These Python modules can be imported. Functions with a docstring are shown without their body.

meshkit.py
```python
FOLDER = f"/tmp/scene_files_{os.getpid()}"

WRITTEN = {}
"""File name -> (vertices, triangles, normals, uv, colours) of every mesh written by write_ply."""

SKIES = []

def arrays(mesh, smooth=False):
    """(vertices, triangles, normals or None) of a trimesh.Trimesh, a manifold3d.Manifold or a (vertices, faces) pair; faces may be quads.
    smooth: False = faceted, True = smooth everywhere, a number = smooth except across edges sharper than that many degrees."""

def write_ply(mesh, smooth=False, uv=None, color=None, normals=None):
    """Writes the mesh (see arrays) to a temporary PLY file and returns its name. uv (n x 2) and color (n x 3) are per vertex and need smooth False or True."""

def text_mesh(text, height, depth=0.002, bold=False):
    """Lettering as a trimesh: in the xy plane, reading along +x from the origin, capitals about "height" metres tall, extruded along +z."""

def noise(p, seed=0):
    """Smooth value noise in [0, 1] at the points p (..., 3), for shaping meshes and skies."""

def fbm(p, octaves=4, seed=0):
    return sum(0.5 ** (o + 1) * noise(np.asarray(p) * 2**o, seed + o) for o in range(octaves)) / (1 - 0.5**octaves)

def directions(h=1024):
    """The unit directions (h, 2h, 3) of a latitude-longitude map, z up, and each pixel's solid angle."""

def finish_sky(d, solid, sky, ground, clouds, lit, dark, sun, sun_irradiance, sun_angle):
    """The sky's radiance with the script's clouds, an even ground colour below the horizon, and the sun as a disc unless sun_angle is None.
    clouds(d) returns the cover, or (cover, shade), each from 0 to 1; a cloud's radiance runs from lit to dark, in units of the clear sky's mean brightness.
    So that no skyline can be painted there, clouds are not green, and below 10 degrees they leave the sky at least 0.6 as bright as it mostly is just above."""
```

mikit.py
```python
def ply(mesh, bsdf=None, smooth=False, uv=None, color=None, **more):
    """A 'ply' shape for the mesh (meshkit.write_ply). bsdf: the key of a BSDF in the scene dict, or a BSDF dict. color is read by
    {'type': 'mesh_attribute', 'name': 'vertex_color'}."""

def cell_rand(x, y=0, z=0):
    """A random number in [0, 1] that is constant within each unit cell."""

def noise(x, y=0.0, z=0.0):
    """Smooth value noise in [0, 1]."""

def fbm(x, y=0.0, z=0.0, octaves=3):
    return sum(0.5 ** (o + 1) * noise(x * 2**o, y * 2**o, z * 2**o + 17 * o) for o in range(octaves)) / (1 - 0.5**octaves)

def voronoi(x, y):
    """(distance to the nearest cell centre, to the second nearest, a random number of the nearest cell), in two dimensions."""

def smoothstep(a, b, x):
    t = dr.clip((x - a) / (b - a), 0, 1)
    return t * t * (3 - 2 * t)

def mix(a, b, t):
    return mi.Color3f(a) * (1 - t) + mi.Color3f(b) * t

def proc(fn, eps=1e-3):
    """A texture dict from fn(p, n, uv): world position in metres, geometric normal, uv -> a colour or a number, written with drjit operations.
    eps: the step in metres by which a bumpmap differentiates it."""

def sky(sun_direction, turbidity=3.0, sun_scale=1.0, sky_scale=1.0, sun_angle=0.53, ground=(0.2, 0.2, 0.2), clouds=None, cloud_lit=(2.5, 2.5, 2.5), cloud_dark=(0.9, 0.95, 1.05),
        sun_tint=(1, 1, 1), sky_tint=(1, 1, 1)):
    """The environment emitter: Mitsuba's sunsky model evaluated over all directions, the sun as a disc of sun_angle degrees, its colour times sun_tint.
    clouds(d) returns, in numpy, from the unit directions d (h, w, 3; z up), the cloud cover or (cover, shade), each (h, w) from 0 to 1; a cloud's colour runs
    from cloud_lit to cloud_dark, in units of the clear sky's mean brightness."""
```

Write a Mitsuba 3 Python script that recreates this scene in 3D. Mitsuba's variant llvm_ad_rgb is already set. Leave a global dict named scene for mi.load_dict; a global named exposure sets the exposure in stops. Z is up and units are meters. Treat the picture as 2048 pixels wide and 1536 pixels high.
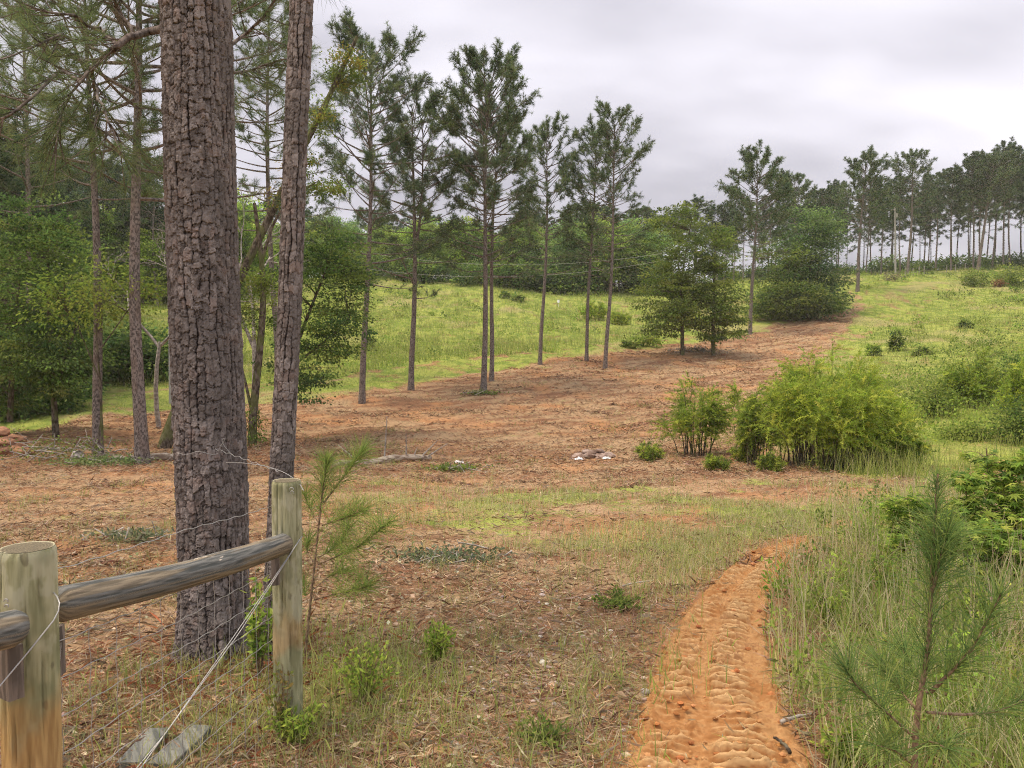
import math, numpy as np, mitsuba as mi, drjit as dr
import mikit, meshkit
from mikit import noise, fbm, smoothstep, mix
from scipy.interpolate import RBFInterpolator
from scipy.ndimage import map_coordinates, gaussian_filter
import shapely

T = mi.ScalarTransform4f
scene, labels = {}, {}

# ------------------------------------------------------------------ camera, sky, exposure
FOCAL = 1518.0                       # focal length in pixels of a 2048 wide picture
EYE = np.array([0.0, 0.0, 1.70])
PITCH = math.atan((768 - 700) / FOCAL)
FWD = np.array([0, math.cos(PITCH), -math.sin(PITCH)])
UP = np.array([0, math.sin(PITCH), math.cos(PITCH)])
scene['camera'] = {'type': 'perspective', 'fov': 2 * math.degrees(math.atan(1024 / FOCAL)), 'fov_axis': 'x',
                   'near_clip': 0.05, 'far_clip': 5000.0,
                   'to_world': T().look_at(origin=EYE.tolist(), target=(EYE + FWD).tolist(), up=[0, 0, 1])}
exposure = 2.9


def overcast(d):
    x, y, z = d[..., 0], d[..., 1], np.clip(d[..., 2], 0.0, 1)
    k = 1.0 / (z + 0.34)
    p = np.stack([x * k * 0.9 + 3.1, y * k * 1.3 + 1.7, z * 0 + 0.5], -1)
    n = meshkit.fbm(p, 5, seed=11)
    n2 = meshkit.fbm(p * np.array([2.0, 3.0, 1]) + 7, 5, seed=5)
    shade = 0.93 - 0.62 * z + 0.98 * (n - 0.5) + 0.36 * (n2 - 0.5)
    return np.ones_like(shade), np.clip(shade, 0, 1)


scene['sky'] = mikit.sky([-0.35, -0.10, 0.93], turbidity=4, sun_scale=0.32, sun_angle=20, sky_scale=1.0, ground=(0.16, 0.15, 0.08), clouds=overcast,
                         cloud_lit=(2.70, 2.62, 2.80), cloud_dark=(0.47, 0.465, 0.56), sun_tint=(1.0, 0.97, 0.9))

# ------------------------------------------------------------------ materials


def rgb(*c):
    return {'type': 'rgb', 'value': list(c)}


def diffuse(name, tex, rough=0.85, spec=0.25):
    scene[name] = {'type': 'twosided', 'bsdf': {'type': 'principled', 'base_color': tex, 'roughness': rough, 'specular': spec}}
    return name


VC = {'type': 'mesh_attribute', 'name': 'vertex_color'}
LITTER = 'litter_material'
scene[LITTER] = {'type': 'twosided', 'bsdf': {'type': 'diffuse', 'reflectance': VC}}
LEAF = 'leaf_material'
scene[LEAF] = {'type': 'principledthin', 'base_color': VC, 'roughness': 0.55, 'diff_trans': 1.0, 'eta': 1.33}


def ground_color(p, n, uv):
    x, y = p.x, p.y
    big = fbm(x * 0.35, y * 0.35, 0.0, 4)
    mid = fbm(x * 1.9 + 5, y * 1.3, 2.0, 4)
    fine = fbm(x * 17.0, y * 17.0, 4.0, 3)
    vf = noise(x * 70.0, y * 70.0, 1.0)
    soil = mix((0.255, 0.140, 0.080), (0.335, 0.235, 0.138), smoothstep(0.35, 0.65, big * 0.4 + mid * 0.6))
    soil = mix(soil, (0.42, 0.31, 0.19), 0.65 * smoothstep(0.50, 0.78, fine * 0.6 + vf * 0.4))
    soil = mix(soil, (0.11, 0.066, 0.042), 0.85 * smoothstep(0.54, 0.72, mid * 0.5 + fine * 0.5))
    drift = fbm((x * 0.93 + y * 0.36) * 0.55, (y * 0.93 - x * 0.36) * 2.2, 7.0, 4)
    soil = mix(soil, (0.17, 0.088, 0.052), 0.65 * smoothstep(0.53, 0.66, drift))
    soil = mix(soil, (0.40, 0.285, 0.17), 0.5 * smoothstep(0.47, 0.36, drift))
    soil = mix(soil, (0.42, 0.215, 0.10), uv.y)
    green = mix((0.165, 0.222, 0.048), (0.28, 0.315, 0.078), smoothstep(0.35, 0.65, mid))
    green = mix(green, (0.12, 0.17, 0.04), 0.8 * smoothstep(0.5, 0.72, fine * 0.5 + big * 0.5))
    green = mix(green, (0.33, 0.28, 0.14), 0.6 * smoothstep(0.55, 0.75, fbm(x * 0.22 + 9, y * 0.22, 3.0, 3)))
    g = smoothstep(0.25, 0.75, uv.x + (fine - 0.5) * 0.7 + (mid - 0.5) * 0.5)
    return mix(soil, green, g)


scene['ground_material'] = {'type': 'twosided', 'bsdf': {'type': 'bumpmap', 'bsdf': {'type': 'diffuse', 'reflectance': mikit.proc(ground_color)},
                            'tex': mikit.proc(lambda p, n, uv: fbm(p.x * 14, p.y * 14, 0.0, 4), eps=0.006), 'scale': 0.035}}


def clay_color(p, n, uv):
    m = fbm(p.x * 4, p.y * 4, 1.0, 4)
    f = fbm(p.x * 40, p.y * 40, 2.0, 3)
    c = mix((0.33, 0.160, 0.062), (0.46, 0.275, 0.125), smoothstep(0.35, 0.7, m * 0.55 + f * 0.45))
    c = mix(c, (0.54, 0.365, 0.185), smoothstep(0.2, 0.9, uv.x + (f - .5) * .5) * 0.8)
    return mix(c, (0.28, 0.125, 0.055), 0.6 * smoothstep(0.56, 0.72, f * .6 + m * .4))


scene['clay_material'] = {'type': 'twosided', 'bsdf': {'type': 'bumpmap', 'bsdf': {'type': 'diffuse', 'reflectance': mikit.proc(clay_color)},
                          'tex': mikit.proc(lambda p, n, uv: fbm(p.x * 45, p.y * 45, p.z * 45, 3), eps=0.003), 'scale': 0.010}}


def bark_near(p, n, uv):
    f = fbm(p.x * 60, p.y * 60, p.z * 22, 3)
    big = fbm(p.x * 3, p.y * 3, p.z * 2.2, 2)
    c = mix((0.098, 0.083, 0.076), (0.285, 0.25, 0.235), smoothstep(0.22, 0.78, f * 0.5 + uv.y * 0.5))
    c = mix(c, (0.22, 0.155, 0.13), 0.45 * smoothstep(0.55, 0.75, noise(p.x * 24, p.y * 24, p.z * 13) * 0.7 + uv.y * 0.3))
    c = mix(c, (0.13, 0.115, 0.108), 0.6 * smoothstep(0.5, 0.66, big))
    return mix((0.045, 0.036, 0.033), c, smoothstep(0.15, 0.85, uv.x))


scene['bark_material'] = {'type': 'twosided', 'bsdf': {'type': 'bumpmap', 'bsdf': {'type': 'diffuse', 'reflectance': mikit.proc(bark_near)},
                          'tex': mikit.proc(lambda p, n, uv: fbm(p.x * 70, p.y * 70, p.z * 26, 3), eps=0.002), 'scale': 0.006}}


def bark_far(p, n, uv):
    f = fbm(p.x * 32, p.y * 32, p.z * 15, 3)
    c = mix((0.075, 0.064, 0.058), (0.25, 0.215, 0.195), smoothstep(0.3, 0.68, f))
    return mix(c, (0.16, 0.115, 0.09), 0.35 * smoothstep(0.45, 0.75, noise(p.x * 9, p.y * 9, p.z * 3)))


scene['far_bark_material'] = {'type': 'twosided', 'bsdf': {'type': 'diffuse', 'reflectance': mikit.proc(bark_far)}}


def mossy(p, n, uv):
    c = mix((0.06, 0.047, 0.036), (0.16, 0.135, 0.105), smoothstep(0.35, 0.65, fbm(p.x * 18, p.y * 18, p.z * 8, 3)))
    return mix(c, (0.12, 0.14, 0.045), 0.6 * smoothstep(0.45, 0.62, fbm(p.x * 5, p.y * 5, p.z * 2, 2)))


scene['mossy_bark_material'] = {'type': 'twosided', 'bsdf': {'type': 'diffuse', 'reflectance': mikit.proc(mossy)}}


def post_wood(lo, hi, amount):
    def color(p, n, uv):
        grain = fbm(p.x * 75, p.y * 75, p.z * 7.0, 4)
        blot = fbm(p.x * 9, p.y * 9, p.z * 4.5, 3)
        spot = fbm(p.x * 22 + 5, p.y * 22, p.z * 13, 4)
        c = mix((0.215, 0.215, 0.115), (0.35, 0.345, 0.21), smoothstep(0.3, 0.7, grain))
        c = mix(c, (0.42, 0.41, 0.29), 0.6 * smoothstep(0.5, 0.6, blot * .4 + spot * .6))
        c = mix(c, (0.15, 0.165, 0.085), 0.5 * smoothstep(0.5, 0.62, fbm(p.x * 7 + 3, p.y * 7, p.z * 5 + 1, 4)))
        c = mix(c, (0.10, 0.085, 0.05), 0.6 * smoothstep(0.69, 0.75, fbm(p.x * 30, p.y * 30, p.z * 9 + 7, 3)))
        z = p.z + (blot - 0.5) * 0.34 + (spot - .5) * .1
        band = smoothstep(hi + .07, hi - .07, z) * smoothstep(lo - .07, lo + .07, z)
        orange = mix((0.29, 0.165, 0.06), (0.44, 0.28, 0.11), smoothstep(0.3, 0.7, grain))
        return mix(c, orange, band * amount)
    return color


for key_, args_ in (('post_material', (-1, .60, .85)), ('post_material_greyer', (.17, .36, .55))):
    scene[key_] = {'type': 'twosided', 'bsdf': {'type': 'bumpmap', 'bsdf': {'type': 'principled', 'base_color': mikit.proc(post_wood(*args_)), 'roughness': 0.75, 'specular': 0.2},
                   'tex': mikit.proc(lambda p, n, uv: fbm(p.x * 90, p.y * 90, p.z * 9, 4), eps=0.002), 'scale': 0.005}}


def end_grain(p, n, uv):
    r = uv.x * 34 + fbm(p.x * 20, p.y * 20, p.z * 20, 2) * 4
    ring = 0.5 + 0.5 * dr.sin(r * 1.6)
    c = mix((0.11, 0.095, 0.068), (0.21, 0.185, 0.13), ring * 0.6 + 0.4 * noise(p.x * 70, p.y * 70, p.z * 70))
    return mix(c, (0.42, 0.40, 0.27), smoothstep(0.9, 0.98, uv.x))


scene['end_grain_material'] = {'type': 'twosided', 'bsdf': {'type': 'diffuse', 'reflectance': mikit.proc(end_grain)}}


def rail_wood(p, n, uv):      # uv.x runs along the rail, uv.y around it
    grain = fbm(p.x * 55 + p.z * 20, uv.x * 6, uv.y * 40, 3)
    c = mix((0.065, 0.070, 0.066), (0.165, 0.165, 0.152), smoothstep(0.3, 0.7, grain))
    tan = mix((0.12, 0.10, 0.07), (0.24, 0.20, 0.14), smoothstep(0.3, 0.7, grain))
    c = mix(c, tan, smoothstep(0.45, 0.6, fbm(uv.x * 2.5, uv.y * 9 + 3, 1.0, 3) + 0.12 * smoothstep(0.3, -0.6, n.z)))
    return mix(c, (0.55, 0.48, 0.40), smoothstep(0.76, 0.80, fbm(uv.x * 9 + 1.3, uv.y * 14, 5.0, 3)) * smoothstep(0.2, 0.6, n.z))


scene['rail_material'] = {'type': 'twosided', 'bsdf': {'type': 'bumpmap', 'bsdf': {'type': 'principled', 'base_color': mikit.proc(rail_wood), 'roughness': 0.7, 'specular': 0.25},
                          'tex': mikit.proc(lambda p, n, uv: fbm(p.x * 55 + p.z * 20, uv.x * 6, uv.y * 40, 3), eps=0.003), 'scale': 0.004}}
diffuse('block_material', mikit.proc(lambda p, n, uv: mix((0.09, 0.075, 0.062), (0.20, 0.165, 0.14), smoothstep(0.3, 0.7, fbm(p.x * 80, p.y * 80, p.z * 6, 3)))))
diffuse('board_material', mikit.proc(lambda p, n, uv: mix((0.085, 0.09, 0.085), (0.20, 0.205, 0.18), smoothstep(0.3, 0.7, fbm(p.x * 50 + p.y * 30, p.y * 6, p.z * 6, 3)))))
diffuse('grey_wood_material', mikit.proc(lambda p, n, uv: mix((0.20, 0.18, 0.16), (0.40, 0.37, 0.33), smoothstep(0.3, 0.7, fbm(p.x * 12, p.y * 12, p.z * 12, 3)))))
diffuse('log_material', mikit.proc(lambda p, n, uv: mix((0.17, 0.125, 0.09), (0.42, 0.36, 0.28), smoothstep(0.35, 0.65, fbm(p.x * 5, p.y * 14, p.z * 14, 3)))))
diffuse('rag_material', rgb(0.78, 0.79, 0.80))
diffuse('pole_material', rgb(0.34, 0.33, 0.31))
scene['wire_material'] = {'type': 'twosided', 'bsdf': {'type': 'principled', 'base_color': rgb(0.42, 0.42, 0.41), 'roughness': 0.45, 'metallic': 0.5}}
diffuse('rubble_material', mikit.proc(lambda p, n, uv: mix((0.16, 0.105, 0.08), (0.33, 0.255, 0.215), smoothstep(0.3, 0.7, fbm(p.x * 7, p.y * 7, p.z * 7, 3)))))
diffuse('red_soil_material', mikit.proc(lambda p, n, uv: mix((0.16, 0.085, 0.055), (0.36, 0.19, 0.11), smoothstep(0.3, 0.7, fbm(p.x * 7, p.y * 7, p.z * 7, 4)))))

# ------------------------------------------------------------------ positions and terrain


def at(px, py, d):
    """The point at depth d (metres ahead) that shows at this place of the picture."""
    v = (np.array([(px - 1024) / FOCAL, 0, 0]) + UP * (768 - py) / FOCAL + FWD)
    return EYE + v * (d / v[1])


CTRL = [(1024, 1536, 3.55), (300, 1536, 3.35), (1445, 1536, 3.6), (1800, 1536, 3.4), (575, 1470, 3.9), (430, 1315, 5.1), (540, 1338, 4.9),
        (1024, 1230, 6.2), (1500, 1200, 6.7), (1900, 1250, 5.9), (1024, 1085, 9.4), (1545, 1085, 9.5), (200, 1085, 9.2), (1950, 1085, 9.0),
        (1024, 985, 15), (400, 985, 15), (1600, 985, 15), (2000, 975, 14),
        (285, 932, 21), (195, 912, 22.5), (110, 880, 26), (770, 930, 21), (1200, 912, 22.5), (1650, 938, 20), (1385, 900, 23), (505, 893, 24), (330, 905, 24),
        (650, 870, 28), (1000, 860, 30), (1300, 850, 31), (1480, 830, 33), (2000, 875, 24.5), (2000, 800, 33), (1830, 800, 33),
        (724, 812, 38), (822, 778, 42), (967, 790, 41), (983, 762, 45), (1080, 732, 53), (1173, 722, 55), (1210, 738, 52),
        (600, 800, 39), (350, 815, 38), (150, 835, 35), (0, 850, 34), (1365, 712, 58), (1425, 712, 58), (1500, 672, 73), (1600, 640, 80), (1640, 720, 56),
        (1850, 720, 52), (2030, 700, 52), (1700, 630, 84), (1715, 582, 100), (1850, 640, 76), (2040, 630, 74), (1900, 585, 100), (2040, 580, 98),
        (1800, 548, 125), (1700, 548, 125), (1900, 540, 133), (2040, 540, 133), (2250, 540, 133),
        (620, 765, 46), (900, 722, 55), (1200, 695, 64), (1340, 678, 70), (760, 680, 64), (900, 640, 76), (1100, 650, 80), (1280, 640, 84),
        (1000, 568, 108), (850, 573, 105), (700, 542, 110), (1100, 580, 108), (1280, 592, 104), (1450, 580, 110), (1580, 560, 118),
        (400, 700, 60), (200, 720, 58), (0, 720, 58), (400, 600, 95), (100, 600, 95), (-200, 600, 95), (-300, 800, 45)]
pts = np.array([at(*c) for c in CTRL])
extra = [(0, 0, 0), (0, -3, 0.1), (-4, 0, 0.0), (4, 0, 0.0), (0, -12, 0.5), (-14, -5, 0.3), (14, -5, 0.4), (-14, 6, -0.5), (12, 8, -0.5), (16, 15, -1.2), (-1.4, 2.2, -0.14), (2.2, 2.6, -0.2),
         (-30, 20, -1.6), (30, 24, -0.6), (-40, -20, 1.0), (40, -20, 1.2), (0, -40, 1.0)]
for x in (-170, -110, -60, -20, 20, 60, 110, 170):      # the ground falls away behind the ridge
    extra += [(x, 165, 11.0 + 2.2 * math.tanh(x / 60)), (x, 200, 7.0), (x, 260, 1.0)]
extra += [(-120, 60, 2.0), (-120, 100, 9), (130, 60, 4.0), (130, 100, 10), (-90, 20, -1), (90, 20, 1), (-100, -20, 1), (100, -20, 1)]
pts = np.vstack([pts, extra])
rbf = RBFInterpolator(pts[:, :2], pts[:, 2], kernel='linear', smoothing=0.02)
GX0, GY0, GS = -190.0, -45.0, 0.6
gx, gy = np.arange(GX0, 190.1, GS), np.arange(GY0, 290.1, GS)
mx, my = np.meshgrid(gx, gy, indexing='ij')
coarse = rbf(np.stack([mx[::2, ::2].ravel(), my[::2, ::2].ravel()], 1)).reshape(mx[::2, ::2].shape)
i_, j_ = np.meshgrid(np.arange(len(gx)) / 2, np.arange(len(gy)) / 2, indexing='ij')
HG = map_coordinates(coarse, [i_, j_], order=1, mode='nearest')
wide = gaussian_filter(HG, 5.0)
near = gaussian_filter(HG, 1.6)
w_ = np.clip((my - 12) / 25, 0, 1)
HG = near * (1 - w_) + wide * w_


def base_height(x, y):
    h = map_coordinates(HG, [(np.asarray(x) - GX0) / GS, (np.asarray(y) - GY0) / GS], order=1, mode='nearest')
    return h


def height(x, y):
    x, y = np.asarray(x, float), np.asarray(y, float)
    r = np.hypot(x, y)
    p = np.stack([x, y, x * 0], -1)
    n1 = meshkit.fbm(p * 1.3, 3, seed=3) - 0.5
    n2 = meshkit.fbm(p * 6.0, 3, seed=4) - 0.5
    n3 = meshkit.fbm(p * 0.25, 3, seed=6) - 0.5
    a1 = np.interp(r, [0, 4, 12, 40, 140], [0.05, 0.07, 0.12, 0.22, 0.35])
    return base_height(x, y) + n1 * a1 + n2 * np.interp(r, [0, 15, 50], [0.045, 0.06, 0.08]) + n3 * np.interp(r, [5, 30, 100], [0.0, 0.35, 0.9])


def on_ground(px, py):
    """Where the line of sight through this place of the picture meets the ground."""
    v = at(px, py, 1.0) - EYE
    ds = np.geomspace(1.5, 190, 1500)
    q = EYE + v * ds[:, None]
    below = np.nonzero(q[:, 2] < base_height(q[:, 0], q[:, 1]))[0]
    return q[below[0]] if len(below) else q[-1]


def line(pix):
    return [tuple(on_ground(*p)[:2]) for p in pix]


LA = line([(-300, 800), (0, 795), (200, 790), (400, 778), (620, 766), (760, 741), (900, 723), (1050, 712), (1200, 696), (1340, 679), (1500, 645), (1640, 605), (1690, 575)])
LB = line([(-300, 890), (0, 865), (100, 850), (200, 830), (350, 817), (640, 797), (760, 785), (860, 766), (1000, 740), (1200, 710), (1340, 692), (1480, 672), (1560, 648), (1700, 622), (1730, 600)])
LC = line([(1730, 600), (1708, 632), (1665, 685), (1620, 735), (1560, 775), (1520, 830), (1540, 900), (1700, 960), (1850, 962), (2000, 945), (2500, 935)])
POLY = {
    'field': LA + [(60, 190), (-200, 190), (-200, LA[0][1])],
    'strip': LA + LB[::-1],
    'mulch': LB + LC[1:6] + line([(1540, 900), (1700, 962), (1500, 985), (1000, 975), (640, 960), (300, 950), (-300, 960)]),
    'hill': LC + [(190, 20), (190, 190), (60, 190)],
    'path': line([(1500, 800), (1620, 690), (1690, 635), (1730, 590), (1800, 562), (1960, 552), (1960, 566), (1850, 590), (1790, 640), (1740, 690), (1680, 740), (1600, 790)]),
    'dry_patch': line([(1760, 600), (1790, 580), (1850, 580), (1840, 610), (1790, 640), (1765, 640)]),
    'lawn': line([(640, 1010), (760, 960), (1000, 985), (1150, 975), (1400, 968), (1720, 962), (1860, 985), (1640, 1085), (1540, 1110), (1440, 1170), (1400, 1205), (1310, 1190), (1260, 1100), (1050, 1120), (900, 1090), (780, 1040)]),
    'clover': line([(1200, 1230), (1330, 1240), (1305, 1350), (1250, 1536), (1000, 1536), (1040, 1390)]),
    'lush': line([(600, 1255), (840, 1290), (850, 1390), (720, 1470), (600, 1420)]) ,
    'fence_weeds': line([(300, 1340), (540, 1300), (545, 1480), (330, 1536)]),
    'bank': line([(1660, 1600), (1600, 1450), (1545, 1330), (1530, 1240), (1590, 1120), (1660, 1055), (1800, 985), (1960, 945)]) + [(14, 20), (16, 9), (12, 3), (5, 2.0)],
    'edge': line([(1640, 1536), (1560, 1330), (1540, 1240), (1600, 1090), (1640, 1060), (1560, 1250), (1680, 1536)]),
}
RX0, RY0, RS = -190.0, -10.0, 0.2
MASK = {}
rx, ry = np.arange(RX0, 190, RS * 2), np.arange(RY0, 190, RS * 2)
bx_, by_ = np.meshgrid(rx, ry, indexing='ij')
fx, fy = np.meshgrid(np.arange(-14, 18, 0.06), np.arange(0, 26, 0.06), indexing='ij')
FINE = {}
for k_, poly in POLY.items():
    g = shapely.Polygon(poly).buffer(0)
    MASK[k_] = gaussian_filter(shapely.contains_xy(g, bx_, by_).astype(np.float32), 1.2)
    FINE[k_] = gaussian_filter(shapely.contains_xy(g, fx, fy).astype(np.float32), 6)


def mask(k, x, y):
    far = map_coordinates(MASK[k], [(x - RX0) / (2 * RS), (y - RY0) / (2 * RS)], order=1, mode='nearest')
    nearm = map_coordinates(FINE[k], [(x + 14) / 0.06, y / 0.06], order=1, mode='nearest')
    inside = (x > -13.5) & (x < 17.5) & (y > 0.3) & (y < 25)
    return np.where(inside, nearm, far)


TRACK = np.array([on_ground(*p) for p in [(1440, 1700), (1440, 1536), (1424, 1400), (1430, 1300), (1462, 1200), (1497, 1150), (1545, 1103), (1585, 1085), (1622, 1074)]])[:, :2]
THALF = np.array([0.46, 0.44, 0.38, 0.34, 0.30, 0.27, 0.22, 0.13, 0.02])
_s = np.concatenate([[0], np.cumsum(np.hypot(*np.diff(TRACK, axis=0).T))])
_ts = np.arange(0, _s[-1], 0.007)
TC = np.stack([gaussian_filter(np.interp(_ts, _s, TRACK[:, k]), 36, mode='nearest') for k in (0, 1)], 1)
TH = gaussian_filter(np.interp(_ts, _s, THALF), 36, mode='nearest')
from scipy.spatial import cKDTree
_tree = cKDTree(TC)


def in_track(x, y):
    """1 in the middle of the bare track, 0 beyond its edge."""
    d, i = _tree.query(np.stack([x, y], -1))
    return np.clip(1.15 - d / TH[i], 0, 1)


def greenness(x, y):
    p = np.stack([x, y, x * 0], -1)
    n = meshkit.fbm(p * 1.1, 4, seed=21) - 0.5
    g = np.maximum.reduce([mask('field', x, y), 0.95 * mask('strip', x, y), mask('hill', x, y), 0.58 * mask('lawn', x, y) * np.clip(0.2 + 2.2 * (meshkit.fbm(p * .45, 3, seed=22) - .25), 0.1, 1.1), 0.42 * mask('clover', x, y),
                           0.7 * mask('lush', x, y), 0.5 * mask('fence_weeds', x, y), 0.6 * mask('bank', x, y)])
    g = g * (1 - 0.2 * mask('path', x, y) * (y < 70)) * (1 - 0.15 * mask('dry_patch', x, y))
    back = np.clip((y - 150) / 20, 0, 1)
    side = np.clip((-y) / 3, 0, 1) * 0.6
    g = np.maximum.reduce([g, back, side, np.clip((np.abs(x) - 30) / 10, 0, 1) * 0.8 * (y < 30)])
    return np.clip(g + n * 0.55 * np.clip(g * 5, 0, 1) + np.clip(n * 1.6 - .12, -.3, .45), 0, 1)


# ------------------------------------------------------------------ building helpers


def key_of(name):
    k, i = name, 0
    while any(q == k or q.startswith(k + '__') for q in (scene if k in scene else USED)):
        i += 1
        k = f'{name}_{i:03d}'
    USED[k] = 1
    return k


USED = {}


def part(parent, name, shape):
    k = f'{parent}__{name}'
    i = 0
    while k in scene:
        i += 1
        k = f'{parent}__{name}_{i:03d}'
    scene[k] = shape
    return k


def tag(k, label, category, group=None):
    labels[k] = {'label': label, 'category': category}
    if group:
        labels[k]['group'] = group


def put(name, shape, label, category, group=None):
    k = key_of(name)
    scene[k] = shape
    tag(k, label, category, group)
    return k


def stuff(name, shape, label, category):
    k = put(name, shape, label, category)
    labels[k]['kind'] = 'stuff'


class Mesh:
    def __init__(s):
        s.v, s.f, s.c, s.u, s.n = [], [], [], [], 0

    def add(s, v, f, c=None, uv=None):
        s.v.append(np.asarray(v)); s.f.append(np.asarray(f) + s.n); s.n += len(v)
        if c is not None:
            s.c.append(np.broadcast_to(c, (len(v), 3)))
        if uv is not None:
            s.u.append(uv)

    def shape(s, bsdf, smooth=False):
        v, f = np.vstack(s.v), np.vstack(s.f)
        return mikit.ply((v, f), bsdf, smooth=smooth, color=np.clip(np.vstack(s.c), 0, 1) if s.c else None, uv=np.vstack(s.u) if s.u else None)


def unit(v):
    return v / (np.linalg.norm(v, axis=-1, keepdims=True) + 1e-12)


def tube(path, radii, sides=6, cap=True):
    p = np.asarray(path, float)
    r = np.broadcast_to(radii, (len(p),))
    t = unit(np.gradient(p, axis=0))
    ref = np.array([0, 0, 1.0]) if abs(t[:, 2].mean()) < 0.8 else np.array([1.0, 0, 0])
    a = unit(np.cross(t, ref))
    b = np.cross(t, a)
    ang = np.arange(sides) * 2 * np.pi / sides
    v = (p[:, None] + r[:, None, None] * (np.cos(ang)[None, :, None] * a[:, None] + np.sin(ang)[None, :, None] * b[:, None])).reshape(-1, 3)
    i, j = np.meshgrid(np.arange(len(p) - 1), np.arange(sides), indexing='ij')
    q = np.stack([i * sides + j, i * sides + (j + 1) % sides, (i + 1) * sides + (j + 1) % sides, (i + 1) * sides + j], -1).reshape(-1, 4)
    f = np.vstack([q[:, [0, 2, 1]], q[:, [0, 3, 2]]])
    if cap:
        n0 = len(v)
        v = np.vstack([v, p[:1], p[-1:]])
        k = np.arange(sides)
        e = (len(p) - 1) * sides
        f = np.vstack([f, np.stack([k * 0 + n0, k, (k + 1) % sides], 1), np.stack([k * 0 + n0 + 1, e + (k + 1) % sides, e + k], 1)])
    return v, f


def bezier(a, b, c, n):
    t = np.linspace(0, 1, n)[:, None]
    return a * (1 - t) ** 2 + b * 2 * t * (1 - t) + c * t * t


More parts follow.
